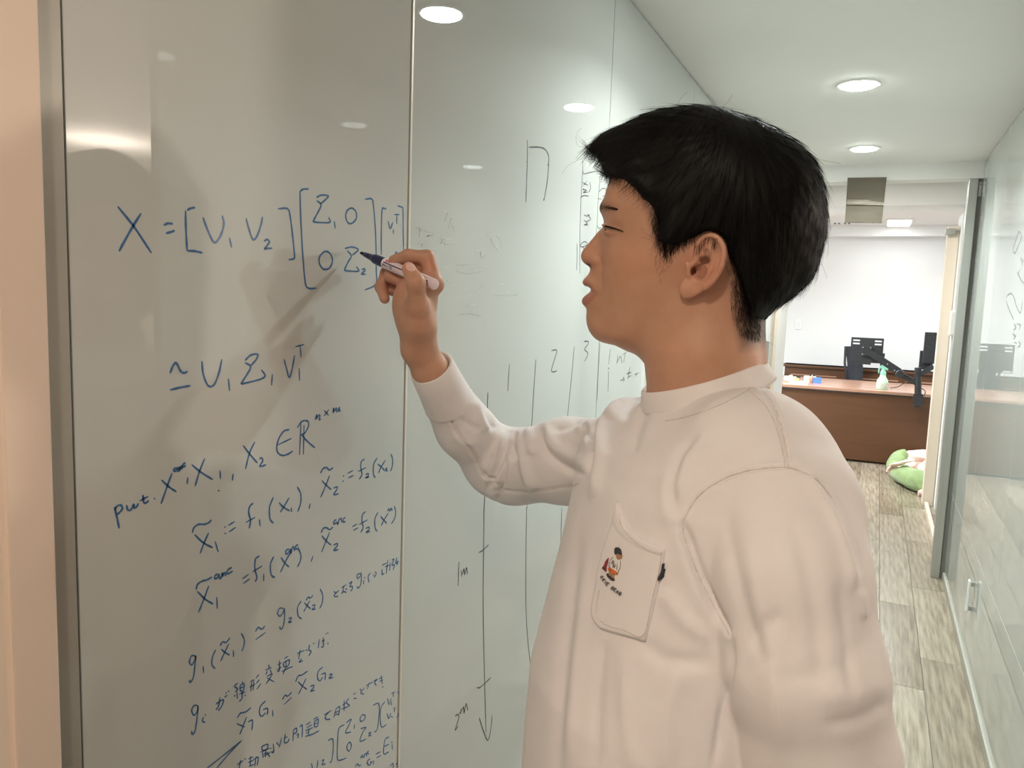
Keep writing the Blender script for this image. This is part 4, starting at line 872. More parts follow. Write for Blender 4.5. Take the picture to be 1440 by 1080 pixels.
thread_line('stitching', [(936, 592), (960, 588), (1000, 575), (1040, 556), (1068, 538)], .0004)
for L_, _ in SEAMS: thread_line('seam', L_, .0005, off=.0001)
thread_line('seam', [(604, 583), (618, 581), (634, 573), (648, 562), (660, 549)], .0005, off=.0002)
thread_line('seam', [(690, 699), (704, 691), (730, 692), (760, 690), (800, 684), (814, 680)], .0005, off=.0001)
def cpatch(poly, m, name='embroidery', off=.0010): return patch(pbv, catmull(poly+poly[:1], 3)[:-1], off, m, name, shirt)
tg = patch(pbv, [(931, 793), (935, 792), (934, 801), (930, 811), (925.5, 817), (925, 813), (929.5, 803)], .0030, 'tdark', 'side_tag', shirt)
Z = lambda x, y: (820+x/4.907, 700+y/4.907)
def ZL(s): return [Z(*map(float, q.split(','))) for q in s.split()]
cpatch(ZL('192,440 215,410 245,405 266,430 262,480 240,527 205,500 188,470'), 'twhite')
cpatch(ZL('182,482 205,490 240,515 238,530 205,520 180,500'), 'torange', off=.0014)
cpatch(ZL('186,505 200,512 196,540 184,530'), 'ttan', off=.0014); cpatch(ZL('203,515 216,522 213,555 202,545'), 'ttan', off=.0014)
cpatch(ZL('168,520 190,530 215,555 216,574 195,568 168,540'), 'tdark', off=.0009)
cpatch(ZL('240,385 265,390 273,405 262,425 245,425 234,405'), 'ttan', off=.0014)
cpatch(ZL('224,368 228,348 245,343 262,358 268,385 268,396 248,386 228,392'), 'tdark', off=.0018)
cpatch(ZL('178,415 172,450 163,480 160,512 150,498 138,488 150,462 158,440'), 'tred')
emb = MB()
for s in ('192,440 186,470 200,505', '215,410 195,432', '266,430 264,480 240,527', '245,455 240,500', '138,490 148,475 152,500 160,480 168,500 176,420'): 
    q = on_cloth(ZL(s), .0016, 3); emb.tube(q, .00022, 4)
LT_ = {'K': ['0,0 0,1', '.8,0 .1,.5 .8,1'], 'I': ['.4,0 .4,1'], 'E': ['.8,0 0,0 0,1 .8,1', '0,.5 .6,.5'], 'B': ['0,0 0,1 .6,1 .8,.75 .5,.5 0,.5', '0,0 .6,0 .75,.25 .5,.5'], 'A': ['0,1 .4,0 .8,1', '.15,.65 .65,.65'], 'R': ['0,1 0,0 .6,0 .8,.25 .5,.5 0,.5', '.4,.5 .8,1'], 'O': ['.4,0 .05,.3 .05,.7 .4,1 .75,.7 .75,.3 .4,0']}
def letters(mb, txt, base, adv, rot, sz, r, bvh=None, off=.0014):
    """txt on a curve: base list of picture points, one per letter"""
    for ch, (bx, by), a in zip(txt, base, rot):
        if ch == ' ': continue
        for s in LT_[ch]:
            pts = []
            for q in s.split():
                lx, ly = map(float, q.split(',')); lx *= sz*.75; ly = (ly-1)*sz; pts.append((bx+lx*math.cos(a)-ly*math.sin(a), by+lx*math.sin(a)+ly*math.cos(a)))
            q = on_cloth(pts, off, 2) if len(pts) > 2 else on_cloth(pts, off, 1)
            if len(q) > 1: mb.tube(q, r, 4)
bs = [Z(*q) for q in ((124, 545), (137, 570), (150, 586), (163, 600), (180, 612), (198, 628), (216, 640), (232, 655), (250, 668))]
letters(emb, 'OKIE BEAR', bs, 0, [1.2, 1.0, .9, .8, .75, .7, .62, .6, .6], 4.4, .00038)
letters(emb, 'B', [Z(212, 455)], 0, [.3], 4.2, .0003, off=.0026); letters(emb, 'R', [Z(219, 482)], 0, [.3], 4.2, .0003, off=.0026)
emb.build('lettering', 'tdark', shirt, True, kind='stuff')
# ---------------------------------------------------------------- trousers and shoes (below the picture)
def pants_f(p):
    d = chain(p, [HIP+[0, 0, .10], HIP], [.135, .135], .03)
    for k in (0, 1): d = smin(d, chain(p, [HIP+LAT*(k*2-1)*.085, KN[k], AN[k]-[0, 0, .0]], [.105, .078, .066], .02), .03)
    return smax(d, .035-p[:, 2], .01)
pv, pf = sdf_mesh(pants_f, np.minimum(AN[0], AN[1])-.16, HIP+[.3, .3, .25], .010, 3); mesh_obj('trousers', relax(pv, pf, 2), pf, 'pants', person)
for k in (0, 1):
    a = AN[k]*[1, 1, 0]
    def shoe_f(p): 
        d = smin(ell(p, a+FW*.06+[0, 0, .045], (FW, LT, up3), (.145, .048, .045)), ell(p, a+[0, 0, .07], (FW, LT, up3), (.055, .045, .055)), .03); return smax(d, .022-p[:, 2], .004)
    v_, f_ = sdf_mesh(shoe_f, a-.25+[0, 0, .2], a+.25, .006, 3); so = mesh_obj('shoe', v_, f_, 'shoe', person)
    def sole_f(p): d = ell(p, a+FW*.055+[0, 0, .02], (FW, LT, up3), (.150, .052, .06)); return smax(smax(d, p[:, 2]-.024, .003), .001-p[:, 2], .002)
    v_, f_ = sdf_mesh(sole_f, a-.25+[0, 0, .24], a+.25, .006, 3); mesh_obj('sole', v_, f_, 'sole', so)
# ---------------------------------------------------------------- hair
HO = [(829, 208), (838, 196), (861, 182.5), (887, 170), (919, 157), (948, 151.5), (981, 149.5), (1013, 152), (1037, 160), (1065, 170), (1088, 180), (1111, 194), (1130, 209), (1146, 231), (1156, 257), (1161, 282), (1162, 311), (1158.5, 341), (1149.5, 373), (1136, 398), (1116, 416), (1098, 428), (1082, 442), (1070, 456), (1063, 474),
      (1050, 474), (1040, 455), (1000, 440), (960, 400), (920, 340), (905, 300), (880, 268), (858, 258), (846, 238), (838, 222)]
HI = [(845, 210, .022), (850, 225, .026), (862, 200, .030), (862, 240, .040), (875, 255, .052), (890, 215, .050), (890, 262, .0615), (905, 278, .0665), (905, 240, .063), (930, 200, .057), (930, 300, .0725), (930, 340, .0725), (920, 260, .071), (960, 185, .056), (960, 230, .074), (960, 300, .081), (960, 340, .0765), (1000, 175, .052), (1000, 210, .072), (1000, 260, .084), (1000, 320, .083), (1050, 200, .062),
      (1050, 250, .083), (1050, 310, .086), (1030, 350, .0785), (1090, 230, .062), (1100, 280, .076), (1100, 340, .070), (1060, 370, .0735), (1090, 390, .055), (1130, 260, .052), (1140, 300, .052), (1130, 350, .045), (1115, 390, .036), (1045, 400, .064), (1070, 420, .049), (1050, 440, .050), (1000, 400, .066), (970, 370, .072), (1120, 230, .045)]
hrel = Relief(HO, HI)
MASK = [(800, 100), (1250, 100), (1250, 500), (1090, 500), (1064, 478), (1056, 462), (1052, 440), (1046, 415), (1038, 392), (1030, 372), (1023, 356), (1018, 340), (1008, 328), (995, 325), (978, 333), (962, 340), (952, 344), (940, 342), (928, 334), (921, 318), (914, 292), (904, 276), (889, 263), (872, 256), (860, 249), (853, 240), (846, 226), (838, 219), (826, 214)]
mk = hpa(MASK)
def hair_f(p):
    x, y, w0 = hq(p); w_ = np.abs(w0); d = hrel.dist(x, y, w_); m = sdpoly(x, y, mk)
    loc = np.clip((x-hp(930, 0)[0])/.06, 0, 1)
    d = smax(d, m, .006)
    # shallow locks that run with the combing direction
    th_ = np.arctan2(y-hp(1040, 190)[1], x-hp(1040, 190)[0]); rr = np.hypot(y-hp(1040, 190)[1], x-hp(1040, 190)[0])
    lock = np.sin(th_*34+rr*60+w_*60)*.5+np.sin(th_*71+w_*140+2)*.3; return d+lock*.0006*np.clip(rr/.05, 0, 1)
xv, xf = sdf_mesh(hair_f, HC-np.array([.16, .13, .15]), HC+np.array([.17, .14, .17]), .0018)
hair = mesh_obj('hair', xv, xf, 'hair', person)
# strands over the surface of the hair
xn = vnormals(xv, xf); N = 9000; sel = np.random.choice(len(xv), N); xb = BVHTree.FromPolygons([Vector(q) for q in xv], [tuple(map(int, q)) for q in xf])
def strand(mb, p, n, L, r, seg=6, spread=.25, lift=.0008, droop=0, direc=None):
    x_, y_, w_ = (p-HC)@ER, (p-HC)@EU, (p-HC)@EN
    cr = HC+ER*hp(1045, 185)[0]+EU*hp(1045, 185)[1]; d = p-cr; d = _n(d-n*(d@n)+1e-6)
    if direc is not None: d = _n(direc-n*(direc@n))
    else:
        U_ = 985+x_/PXM; a_ = np.interp(U_, [840, 900, 960, 1010, 1060, 1110, 1160], [-1, -.85, -.55, -.2, .12, .3, .2]); b_ = -np.interp(U_, [840, 900, 960, 1010, 1060], [.25, .5, .85, 1, 1]); tp = np.clip((y_-hp(0, 215)[1])/.03, 0, 1)
        a_ = a_*(1-tp)+(-1.2 if U_ < 1040 else .9)*tp; d = ER*a_+EU*b_*(1-tp*.8)+EN*.35*tp*(1 if w_ > -.02 else -1); d = _n(d-n*(d@n))
    d = _n(d+np.random.normal(0, spread, 3)*.35); pts = [p-n*.0004]
    q = p.copy()
    for k in range(seg):
        q = q+d*L/seg+n*lift*(1-k/seg*1.2); d = _n(d-up3*droop/seg-n*(.10+.02*k)*max(d@n+.15, 0)); pts.append(q.copy())
    mb.tube(pts, np.linspace(r, r*.3, len(pts)), 3, False)
sm = MB()
for i in sel: strand(sm, xv[i], xn[i], random.uniform(.010, .028), .00017, 5, .16, .00025)
# fringe tuft and loose ends along the outline
for k in range(1500):
    t_ = random.random(); L_ = [(829, 209), (833, 216), (840, 222), (847, 232), (853, 243), (862, 252), (876, 258), (892, 266), (905, 280), (914, 298), (920, 318), (926, 334)]
    i = t_*(len(L_)-1); j = int(i); u, v = np.array(L_[j])*(1-i+j)+np.array(L_[min(j+1, len(L_)-1)])*(i-j); wm = float(hrel.W(*[np.array([q]) for q in hp(u+5, v-3)])[0])
    p = HC+ER*hp(u+6, v-4)[0]+EU*hp(u+6, v-4)[1]+EN*wm*random.uniform(.2, 1.0)*(1 if t_ > .3 else random.choice((1, 1, -1)))
    dd = -ER*(.8-.9*t_)-EU*(.25+.8*t_)+EN*random.uniform(-.1, .25); pts = [p]; q = p.copy(); L = random.uniform(.006, .016)
    for s in range(4): dd = _n(dd-EU*.12+np.random.normal(0, .12, 3)); q = q+dd*L/4; pts.append(q.copy())
    sm.tube(pts, np.linspace(.00016, .00004, 5), 3, False)
# sideburn, nape and ear-side hair over the skin
def skin_hairs(poly, n, L, dirs, r=.00013, fade=None):
    poly = np.array(poly, float); lo_, hi_ = poly.min(0), poly.max(0); c = 0
    while c < n:
        u, v = random.uniform(lo_[0], hi_[0]), random.uniform(lo_[1], hi_[1])
        c += 1
        if sdpoly(np.array([u]), np.array([v]), poly)[0] > 0: continue
        p, nn = cast(hb, u, v)
        if p is None: continue
        if fade and random.random() > fade(u, v): continue
        d = _n(ER*dirs[0]+EU*dirs[1]+nn*.25+np.random.normal(0, .18, 3)); q = p.copy(); pts = [p-nn*.0003]; l = random.uniform(*L)
        for s in range(3): d = _n(d-nn*.12-EU*.08); q = q+d*l/3; pts.append(q.copy())
        sm.tube(pts, np.linspace(r, r*.3, 4), 3, False)
skin_hairs([(914, 296), (960, 300), (985, 322), (965, 342), (948, 352), (936, 360), (926, 346), (919, 322)], 3200, (.005, .011), (-.05, -1))
skin_hairs([(920, 340), (955, 345), (945, 372), (930, 395), (922, 380)], 260, (.003, .006), (-.3, -1), .00009, lambda u, v: max(0, 1-(v-345)/55))
skin_hairs([(1018, 345), (1045, 350), (1070, 430), (1068, 478), (1040, 470), (1030, 450), (1026, 420), (1026, 395), (1020, 372)], 5200, (.004, .008), (.25, -1), .00013, lambda u, v: min(1, max(.05, (u-1018)/32)))
skin_hairs([(975, 325), (1012, 325), (1008, 345), (990, 350), (978, 345)], 160, (.008, .014), (-.15, -1), .00013)
# fine stray hairs standing off the head
for k in range(150):
    i = random.randrange(len(HO)-12); u, v = HO[i]; s = random.random(); u2, v2 = HO[i+1]; u, v = u*(1-s)+u2*s, v*(1-s)+v2*s
    c_ = hp(1000, 290); a = hp(u, v); out = _n(np.array([*(a-c_), 0])); p = HC+ER*(a[0]-out[0]*.003)+EU*(a[1]-out[1]*.003)+EN*random.uniform(-.015, .015)
    tang = np.array([-out[1], out[0]])*(-1 if u > 1040 else 1); d = _n(ER*(out[0]*.5+tang[0])+EU*(out[1]*.5+tang[1])+EN*random.uniform(-.3, .3)); q = p.copy(); pts = [p]; L = random.uniform(.006, .022)
    for s in range(5): d = _n(d+np.random.normal(0, .10, 3)-up3*.05); q = q+d*L/5; pts.append(q.copy())
    sm.tube(pts, np.linspace(.00011, .00004, 6), 3, False)
for L_ in ([(829, 206), (814, 206), (810, 196), (812, 186), (818, 180)], [(1012, 153), (1020, 147), (1026, 140), (1030, 132)], [(1010, 152), (1003, 140), (996, 133)], [(950, 152), (958, 138), (966, 130)], [(1130, 212), (1146, 222), (1160, 226), (1182, 230)], [(845, 228), (825, 222), (800, 232), (790, 245)], [(1155, 370), (1160, 382), (1163, 392)]):
    q = [HC+ER*hp(u, v)[0]+EU*hp(u, v)[1] for u, v in catmull(L_, 4)]; sm.tube(q, .00010, 3, False)
sm.build('hair_strands', 'strand', hair, False, kind='stuff')
# ---------------------------------------------------------------- marker
tipm, endm = P(507.2, 355.4, 1.022), P(612.5, 400.8, .935); am = _n(endm-tipm); Lm = np.linalg.norm(endm-tipm)
mk_ = empty('marker', tuple((tipm+endm)/2), label='navy and white whiteboard marker held in the raised hand', category='marker')
rM = .0069; s0 = Lm*.345
MB().lathe(tipm, am, [(0, .0008), (.0006, .0016), (.0035, .0021), (.010, .0022)], 16).build('nib', 'nib', mk_, True)
MB().lathe(tipm, am, [(.008, .0026), (.0085, .0031), (Lm*.13, .0040), (Lm*.19, .0050), (Lm*.20, .0060), (Lm*.215, .0064), (s0-.002, .0068), (s0, .0068)], 28).build('grip_section', 'navy', mk_, True)
MB().lathe(tipm, am, [(s0, rM), (Lm-.0025, rM), (Lm-.0005, rM*.9), (Lm, rM*.7)], 32).build('barrel', 'barrel', mk_, True)
vm = _n(C0-(tipm+endm)/2); vm = _n(vm-am*(vm@am)); sm_ = np.cross(am, vm); sm_ = sm_ if sm_[2] > 0 else -sm_      # up the page on the barrel
def on_barrel(s, a, off=.0002): return tipm+am*s+(vm*math.cos(a)+sm_*math.sin(a))*(rM+off)
def band(s_a, s_b, a0, a1, name, m, n=6):
    V = [on_barrel(s, a0+(a1-a0)*j/n, o) for o in (.0002, -.0003) for s in (s_a, s_b) for j in range(n+1)]; k = n+1
    f = [(j, j+1, k+j+1, k+j) for j in range(n)]+[(2*k+j, 3*k+j, 3*k+j+1, 2*k+j+1) for j in range(n)]; return mesh_obj(name, V, f, m, mk_)
band(s0+.004, Lm-.008, .0, .20, 'stripe', 'navy')
for (a, b_, c_, d_) in ((.006, .0150, .36, .50), (.006, .0150, .88, 1.02), (.006, .0078, .36, 1.02), (.0132, .0150, .36, 1.02), (.0096, .0112, .36, .80)): band(s0+a, s0+b_, c_, d_, 'red_mark', 'red')
tm = MB()
G = dict(LT_, W=['0,0 .2,1 .4,.3 .6,1 .8,0'], H=['0,0 0,1', '.8,0 .8,1', '0,.5 .8,.5'], T=['0,0 .8,0', '.4,0 .4,1'], M=['0,1 0,0 .4,.6 .8,0 .8,1'])
def barrel_text(txt, s, a_top, hgt, adv):
    for ch in txt:
        if ch in G:
            for q in G[ch]:
                pts = [tuple(map(float, z.split(','))) for z in q.split()]; P3 = []
                for i in range(len(pts)-1):
                    for t in (0, .5): P3.append(on_barrel(s+(pts[i][0]*(1-t)+pts[i+1][0]*t)*adv*.8, a_top-hgt*(pts[i][1]*(1-t)+pts[i+1][1]*t), .00025))
                P3.append(on_barrel(s+pts[-1][0]*adv*.8, a_top-hgt*pts[-1][1], .00025)); tm.tube(P3, .00034, 4)
        s += adv
barrel_text('WHITE', s0+.003, -.14, .46, .0042); barrel_text('MARKER', Lm-.030, -.10, .46, .0042); barrel_text('IHEI', Lm-.028, .70, .42, .0042)
tm.build('print', 'navy', mk_, True, kind='stuff')
# ---------------------------------------------------------------- handwriting on the glass (strokes traced onto the wall plane)
def strokes(txt, ox, oy, sc, plane, X, wpx, name, m, parent, k=4):
    mb = MB()
    for s in txt.replace('\n', ';').split(';'):
        s = s.strip()
        if not s: continue
        pts = [tuple(map(float, q.split(','))) for q in s.split()]
        if len(pts) == 1: pts = [pts[0], (pts[0][0]+sc*1.2, pts[0][1]+sc*1.2)]
        L = catmull(pts, k); nrm = 1 if X < 0 else -1
        P3 = np.array([onx(ox+u/sc, oy+v/sc, X) for u, v in L])[:, 1:]
        if len(P3) == 2: P3 = np.array([P3[0], P3.mean(0), P3[1]])
        t = np.gradient(P3, axis=0); t /= np.linalg.norm(t, axis=1)[:, None]+1e-12; q = np.stack([-t[:, 1], t[:, 0]], 1)
        w_ = wpx*(.85+.3*np.abs(np.sin(np.arange(len(P3))*.7+len(P3))))[:, None]; w_[0] *= .6; w_[-1] *= .5
        a, b = P3+q*w_/2, P3-q*w_/2; n = len(P3); z0, z1 = X-nrm*.0002, X+nrm*.00035
        V = [(x_, p[0], p[1]) for side, x_ in ((a, z1), (b, z1), (b, z0), (a, z0)) for p in side]
        f = [(c*n+i, c*n+i+1, ((c+1) % 4)*n+i+1, ((c+1) % 4)*n+i) for c in range(4) for i in range(n-1)]+[(0, n, 2*n, 3*n), (n-1, 4*n-1, 3*n-1, 2*n-1)]
        mb.add(V, f)
    return mb.build(name, m, parent)
A_ = '''80,158 150,245 228,362;182,188 140,255 85,355;282,240 300,232 322,234;292,276 312,270 330,264;385,174 400,166 420,162;378,176 380,260 385,352;385,352 420,354 453,362
455,205 475,260 500,312 515,312 535,280 547,235 540,197;572,295 581,338;645,210 660,265 675,303 692,290 710,240 717,203;724,310 738,303 747,315 728,343 735,343 760,341
785,168 828,168 840,210 850,290 858,375 853,388 832,392;882,92 895,82 920,80;882,92 885,200 895,380 905,490 918,517 955,517
955,118 975,108 1005,110 1000,122 970,148;955,132 975,150 960,185 943,218 947,226 1012,228 1008,205;1033,222 1037,255
1105,165 1090,175 1083,200 1092,228 1110,232 1130,210 1128,180 1112,165 1103,166;1168,126 1198,125 1206,160 1215,280 1218,440 1215,500 1168,525
985,358 968,380 968,410 985,433 1010,430 1025,400 1018,370 1000,355 983,359;1080,342 1110,336 1138,345 1130,358 1112,372;1090,352 1108,375 1095,400 1080,432 1085,440 1140,442 1130,422
1155,435 1165,432 1168,440 1152,455 1172,455;1262,168 1250,166 1243,172 1240,260 1240,372;1270,222 1280,255 1290,228;1293,258 1293,278;1297,193 1320,193;1308,193 1308,235
1312,155 1328,160 1335,170 1336,250 1338,348;1300,368 1306,358 1312,370
310,892 322,860 335,845 345,858 355,880 370,890 388,883;310,965 350,955 400,946;450,838 455,890 470,935 485,950 505,940 525,890 538,830;567,915 572,970
640,835 665,812 695,808 690,830 665,858;640,845 665,862 650,895 628,930 632,937 725,910 712,876;760,895 757,945;812,830 825,880 835,910 848,870 858,812;878,868 880,925;862,775 900,765;882,770 887,822'''
B_ = '''948,95 956,72 954,90 965,74 970,78 966,94 974,91;988,53 1008,75;1008,50 988,78;1028,65 1030,42 1030,60 1042,42 1044,60 1056,40 1054,58 1061,52
835,138 810,145 788,180 780,215 785,240 805,252 830,245 850,232;785,205 845,176;886,110 880,250;900,118 897,248;870,130 890,102 915,100 920,120 905,150 885,162;888,160 915,190 948,218
632,208 660,245 695,285;683,192 660,240 642,312;703,268 712,262 718,275 705,298 718,298 733,292;405,292 445,325 498,358;463,265 440,320 420,387;530,318 532,355;588,332 584,362;388,348 385,378
272,360 305,390 338,412;318,330 298,385 270,465;336,306 327,312 328,322 338,316 342,305 345,320 350,318 352,302 354,314 360,298 364,312;378,284 366,292 368,302 380,296;240,440
65,478 75,520 86,573;66,494 75,476 92,470 100,485 85,505 76,510;118,470 124,492 138,490 150,466 152,482 164,476 170,462;190,425 194,458 205,460 216,450;176,452 214,432;522,405
408,592 415,570 435,555 460,555 480,548 492,535;418,600 455,635 498,658;480,592 460,635 442,684;508,630 522,677;550,565;551,593;566,560 594,543;570,588 599,568
676,462 662,474 656,500 664,540 658,574;644,546 684,524;703,533 707,563;765,435 748,480 750,530 765,550;790,460 810,480 837,496;834,438 815,470 795,502;842,482 846,500;870,390 885,420 885,460 872,500;927,463 922,487
972,330 985,308 1000,305 1012,316 1028,305;978,362 1000,385 1020,402;1012,340 995,385 973,437;1030,396 1045,390 1044,402 1030,424 1053,420
1072,340;1070,363;1092,330 1116,318;1095,350 1118,340;1166,268 1152,278 1150,310 1155,335 1143,357;1138,322 1173,305;1172,336 1182,331 1182,342 1170,350 1187,346
1222,262 1207,290 1205,330 1213,350;1225,290 1240,302 1256,320;1258,273 1240,300 1228,329;1258,311 1265,308 1260,319 1269,318;1283,245 1290,270 1288,300 1280,322
425,842 430,820 450,805 475,798 495,786;520,772 507,782 508,795 520,788 525,775 529,794 536,788 540,768 541,784 550,766 555,784;582,744 563,757 562,773 587,760
430,850 465,885 500,906;480,826 460,880 435,943;515,875 518,926;628,795 656,775;632,815 661,795;704,694 686,708 683,750 692,788 684,808;674,763 716,738;722,772 722,806
766,697 752,730 755,775 771,790;798,700 815,725 834,743;846,668 820,715 796,766;832,662 820,672 821,686 832,678 838,664 842,684 846,662 853,654 858,672;874,644 862,652 864,664 872,660;872,655 886,690 882,720 870,743;940,694 931,719
975,592 985,572 1000,570 1012,578 1028,566;1042,534 1031,542 1032,555 1044,546 1049,556 1054,534 1063,530 1066,546;1082,524 1072,533 1074,546 1082,541
978,605 1000,630 1019,646;1012,590 995,632 977,678;1030,646 1045,639 1046,650 1030,669 1052,665;1112,566 1133,553;1117,581 1138,570
1171,499 1157,512 1155,545 1160,570 1149,591;1142,556 1179,535;1172,573 1185,567 1186,578 1172,590 1191,586;1225,502 1212,530 1213,570 1222,586;1237,520 1250,535 1264,551;1271,505 1255,530 1239,561;1267,497 1273,486 1277,496 1283,484 1288,496;1297,474 1303,500 1298,530 1284,552
522,405;1243,735 1262,726;1243,752 1244,776 1252,770;1256,742 1276,734;1268,712 1262,772;1280,722 1276,760;1286,712 1296,708 1286,735 1298,732 1292,756;1308,700 1304,728 1314,716 1308,735'''
C_ = '''206,464 186,463 175,495 188,512 205,482 208,462 204,520 195,580 180,604 174,592;248,518 251,554;315,430 298,470 295,510 313,532;338,410 352,388 370,392 392,366;345,428 365,445 390,459;386,398 365,440 341,492;409,433 410,469;452,343 467,375 465,410 454,440
527,334 540,312 550,315 562,321 578,303;528,377 580,339;676,210 656,210 645,237 658,252 675,230 681,210 682,260 675,305 662,321 656,306;704,264 717,259 716,270 703,285 723,281;771,171 752,205 755,250 774,267
797,168 808,150 820,155 834,139;788,180 805,198 822,213;816,170 800,200 784,229;829,196 843,191 842,203 829,216 849,213;872,106 886,140 883,180 869,212
946,118 954,132;972,114 948,138 952,148 968,144;985,100 1012,84;1000,88 990,128;1006,104 1016,112;984,132 998,120 1012,126;1026,78 1042,68 1030,94 1044,92 1042,110 1032,118
1086,24 1070,30 1072,52 1086,36 1091,22 1090,75 1076,102 1068,93;1105,60 1103,82;1107,44;1141,20 1128,40 1133,73;1155,30;1164,14 1171,25 1159,47
223,730 200,728 187,755 200,780 218,755 221,733 215,800 205,860 191,882 186,863;249,789 245,812 259,817;258,776;316,720 350,698 357,706 342,740 328,756;338,684 330,730 316,752;362,684 376,674;368,658;382,650
432,608 416,626 434,640 418,656;428,656 431,692;414,674;446,620 466,612 464,644 448,650 445,620;456,602;440,668 472,654;455,650 455,690 440,706;470,672;446,634 464,628
500,600 521,589;495,630 526,612;507,600 502,652;519,595 515,647;546,563 529,582;549,589 531,610;556,611 534,642;580,540 613,524;598,510 600,530;590,545 584,562;606,535 612,556;590,572 617,560 584,612;588,580 627,602
645,510 666,500;655,488 655,540 644,546;640,540 666,522;682,478 702,464;676,500 707,484 702,514 680,521 675,500;690,490 690,522;668,547 702,530;690,520 674,562;692,530 727,520
750,450 787,434;765,430 758,482;772,478 760,497 780,488;798,430;816,403 812,430 824,440 812,462;835,395;868,374 862,422;880,385 897,378;888,364 890,410 878,416;902,343;911,338;914,391 913,404
431,793 445,770 460,765 478,760 504,739;427,824 470,842;480,788 462,835 444,882;488,816 511,807 508,860;581,704 555,730 548,765 560,786 582,765;568,750 592,744 590,778;618,753 621,786
671,697 685,672 698,678 720,657;679,723 720,684;741,602 755,570 775,565 805,544;754,600 775,622 802,642;797,583 775,630 757,667;820,626 835,619 838,630 821,652 845,644;886,523 862,545 858,580 870,597 886,576;878,562 900,556 897,592;920,563 934,559 932,568 918,582 942,577
452,915 360,990 268,1062;452,915 390,980 320,1062
430,1042 462,1022;448,1018 440,1062;470,1010;490,1012 516,1000;500,998 500,1052;488,1032 518,1018;492,1052 522,1040;530,1000 524,1052;514,1017 542,1004 536,1048
560,946 592,934 588,960 565,966 560,945;552,977 602,955;565,975 568,1007;582,968 580,1002;574,997 607,975;588,975 604,1002;572,985 588,978;622,932 624,978 612,972;606,954;640,924 652,942
666,898 654,952;680,902 698,894;686,878 682,924 700,921 707,903;730,855 727,917;730,857 746,848 746,872 732,876;762,842 777,834 776,897;747,886 757,880 753,902
796,832 822,814;800,847 827,830;794,862 832,845;812,850 810,882;800,872;836,800 862,788;842,812 862,800 858,836 842,840 842,812;842,826 858,820;793,892 830,880 867,862
893,777 932,754;920,760 900,785 906,801 927,800;957,743 944,792;957,745 977,734 970,782;950,767 974,755;948,780 970,770;990,727 1012,710;1000,700 1000,757;984,747 1028,730
1026,688 1012,711 1030,727;1048,668 1062,661;1050,691 1067,688;1085,638 1092,652;1108,634 1088,660 1106,666;1118,622 1146,604;1132,608 1124,642;1150,600 1148,610;1156,600 1177,587 1162,606 1172,620;1185,586 1206,575;1188,600 1206,590;1196,568 1204,612;1204,625
825,1035 832,1062;860,1020 855,1062;880,1022 893,1017 882,1042 901,1038;915,914 938,905 942,950 934,1020 922,1032;1002,829 972,850 965,920 963,1000 972,1020 1012,1007
1012,820 1037,800 1026,830 1007,872 1038,868;1056,829 1052,853;1099,774 1085,795 1090,813 1108,801 1112,782 1097,775;1023,924 1014,950 1025,971 1038,945 1033,925 1021,926;1088,851 1117,844 1100,868 1084,917 1118,905;1129,876 1142,871 1131,889 1146,885
1154,726 1183,716 1187,760 1177,850 1160,870;1217,708 1196,740 1192,800 1200,842 1226,828;1231,690 1240,722 1251,690;1252,708 1252,727;1251,665 1270,654;1262,660 1262,682;1228,770 1238,797 1249,768;1251,784 1259,792;1262,746 1274,738;1268,742 1268,762;1284,654 1298,680 1296,750 1279,797
1058,1052 1070,1038 1078,1048 1090,1044;1102,990 1090,998 1092,1006 1102,998 1106,1004 1110,986 1118,984 1120,998;1131,968 1122,978 1131,985;1138,1010 1122,1028 1132,1046 1146,1032;1138,1030 1152,1026;1158,1020 1157,1042;1169,986 1194,974;1172,1006 1196,994
1240,894 1217,912 1211,984 1238,974;1212,946 1238,934;1255,935 1257,962;1252,921;1245,1048 1260,1036 1262,1060;1275,1042 1284,1034 1286,1060'''
W_ = .0021
strokes(A_, 140, 240, 3.13, 'x', XL, W_*1.05, 'blue_writing', 'ink', GP[0]); strokes(B_, 140, 560, 3.13, 'x', XL, W_*.95, 'blue_writing', 'ink', GP[0]); strokes(C_, 220, 800, 3.789, 'x', XL, W_*.80, 'blue_writing', 'ink', GP[0])
D_ = '''726,65 726,180 722,300 718,418;838,205;838,298 836,320;818,395 818,410;1038,185 1036,260 1028,400 1022,600 1022,820;1040,240 1045,258 1100,245 1138,245;1138,245 1125,400 1118,550 1112,600
1038,305 1050,315 1068,322;1062,298 1040,326;1078,303 1082,340 1070,362;1045,342 1038,346 1060,350 1040,362 1066,361;1023,392 1045,380 1072,384;1045,488 1062,496 1078,486;1062,484 1082,512 1060,526;1045,518 1064,536 1045,545 1070,545
1048,638 1030,650 1026,668 1045,666 1064,655 1055,640 1045,640;1032,664 1048,684;1005,650 1006,720 1003,800;1128,360 1150,340 1167,346 1166,375 1148,386;1120,398 1146,400;1118,550 1130,565 1140,560'''
strokes(D_, 560, 180, 4, 'x', XL, .0020, 'black_writing', 'inkb', GP[1]); strokes('733,108 790,108 825,120 845,155 846,200 838,300 820,408;724,186 724,194;722,258 724,266;719,366 719,376', 560, 180, 4, 'x', XL, .0030, 'black_writing', 'inkb', GP[1])
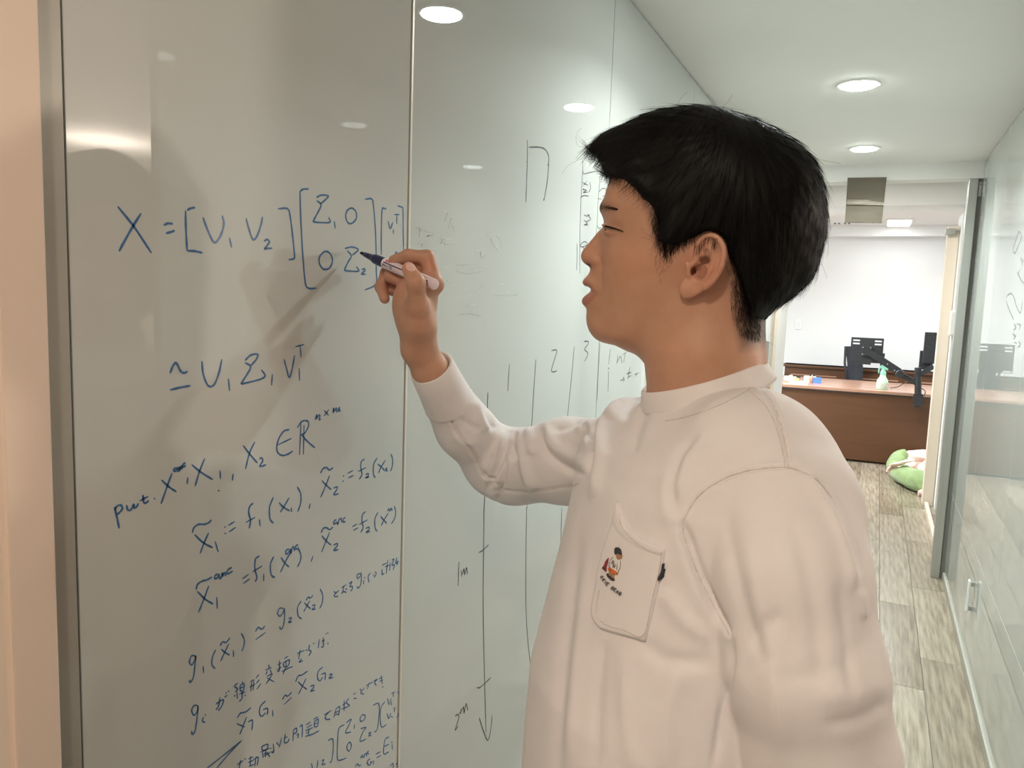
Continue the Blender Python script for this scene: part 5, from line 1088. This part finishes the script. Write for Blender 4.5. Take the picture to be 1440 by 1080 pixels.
E_ = '''504,408 501,500 494,700 485,1010 481,1100;625,250 616,400;774,222 762,400 750,598 735,800 724,1060;862,172 888,168 890,185 870,250 862,285 875,292 892,285;990,150 972,350 953,540 930,900 922,1045;1045,120 1067,120 1068,135 1048,165 1066,185 1058,215 1048,232
1135,130 1125,300 1118,455;1193,162 1183,250;1178,271 1188,272;1183,290 1180,402;1236,195 1230,242;1228,245 1250,205 1259,242;1262,197 1292,175;1276,190 1268,242;1248,340 1270,333;1264,320 1272,335 1266,348;1304,265 1293,332;1283,302 1312,295;1290,322 1312,312;1300,285 1290,310;1330,305 1350,300;1335,300 1338,318'''
strokes(E_, 560, 450, 4, 'x', XL, .0024, 'black_writing', 'inkb', GP[1])
F_ = '''362,-20 360,150 358,400 364,700 370,930;541,-20 538,300 542,480 555,620 568,714;690,-20 686,120 680,430;340,171 357,161 381,138;256,210 252,312;266,247 268,272;270,262 277,240 280,264 288,234 292,263;332,740 346,739 391,698;240,860 252,854 255,870 240,920 252,903;258,846;264,828 264,852;268,842 275,822 278,850 286,808 293,838;342,868 358,920 378,963 391,912 396,857'''
strokes(F_, 560, 720, 3, 'x', XL, .0023, 'black_writing', 'inkb', GP[1])
G_ = '''250,470 280,475 262,520 300,500 285,560 310,545 315,580;100,560 130,575 105,590;120,550 118,610;150,580 190,590 160,610 200,600;110,650 140,645 130,670;235,620 300,625;240,650 250,640 245,625;260,640 262,655 298,650
500,600 550,600 580,650 570,690 540,660 520,620;330,770 400,765 440,755;430,700 460,690 470,730 495,710;330,800 400,820 480,800;420,930 400,940;480,880 450,900 430,920;570,880 595,875;540,940 600,935 620,925;620,945 680,930;650,950 700,925;380,1000 440,995;340,1050 400,1040 470,1060;245,790 290,780;270,860 300,870;255,930 285,932;10,540 20,560'''
strokes(G_, 560, 180, 4, 'x', XL, .0020, 'erased_writing', 'ghost', GP[1])
H_ = '''1412,418 1388,490 1378,528 1388,545 1402,515 1426,450 1412,418;1420,570 1450,600;1420,572 1432,610;1405,650 1425,700 1445,712;1418,632 1404,668;1343,790 1362,770 1382,790 1400,850 1420,880 1430,820;1340,812 1352,850 1382,920;1385,940 1395,965 1380,975;1400,940 1420,950 1412,970;1375,1000 1392,1010 1380,1030;1410,1040 1420,1060 1404,1075;1385,1045 1400,1050'''
strokes(H_, 1080, 220, 4, 'x', XR, .0042, 'faint_writing', 'inkg', [o for o in COL.objects if o.parent == wr and o.name.startswith('glass_panel')][5])
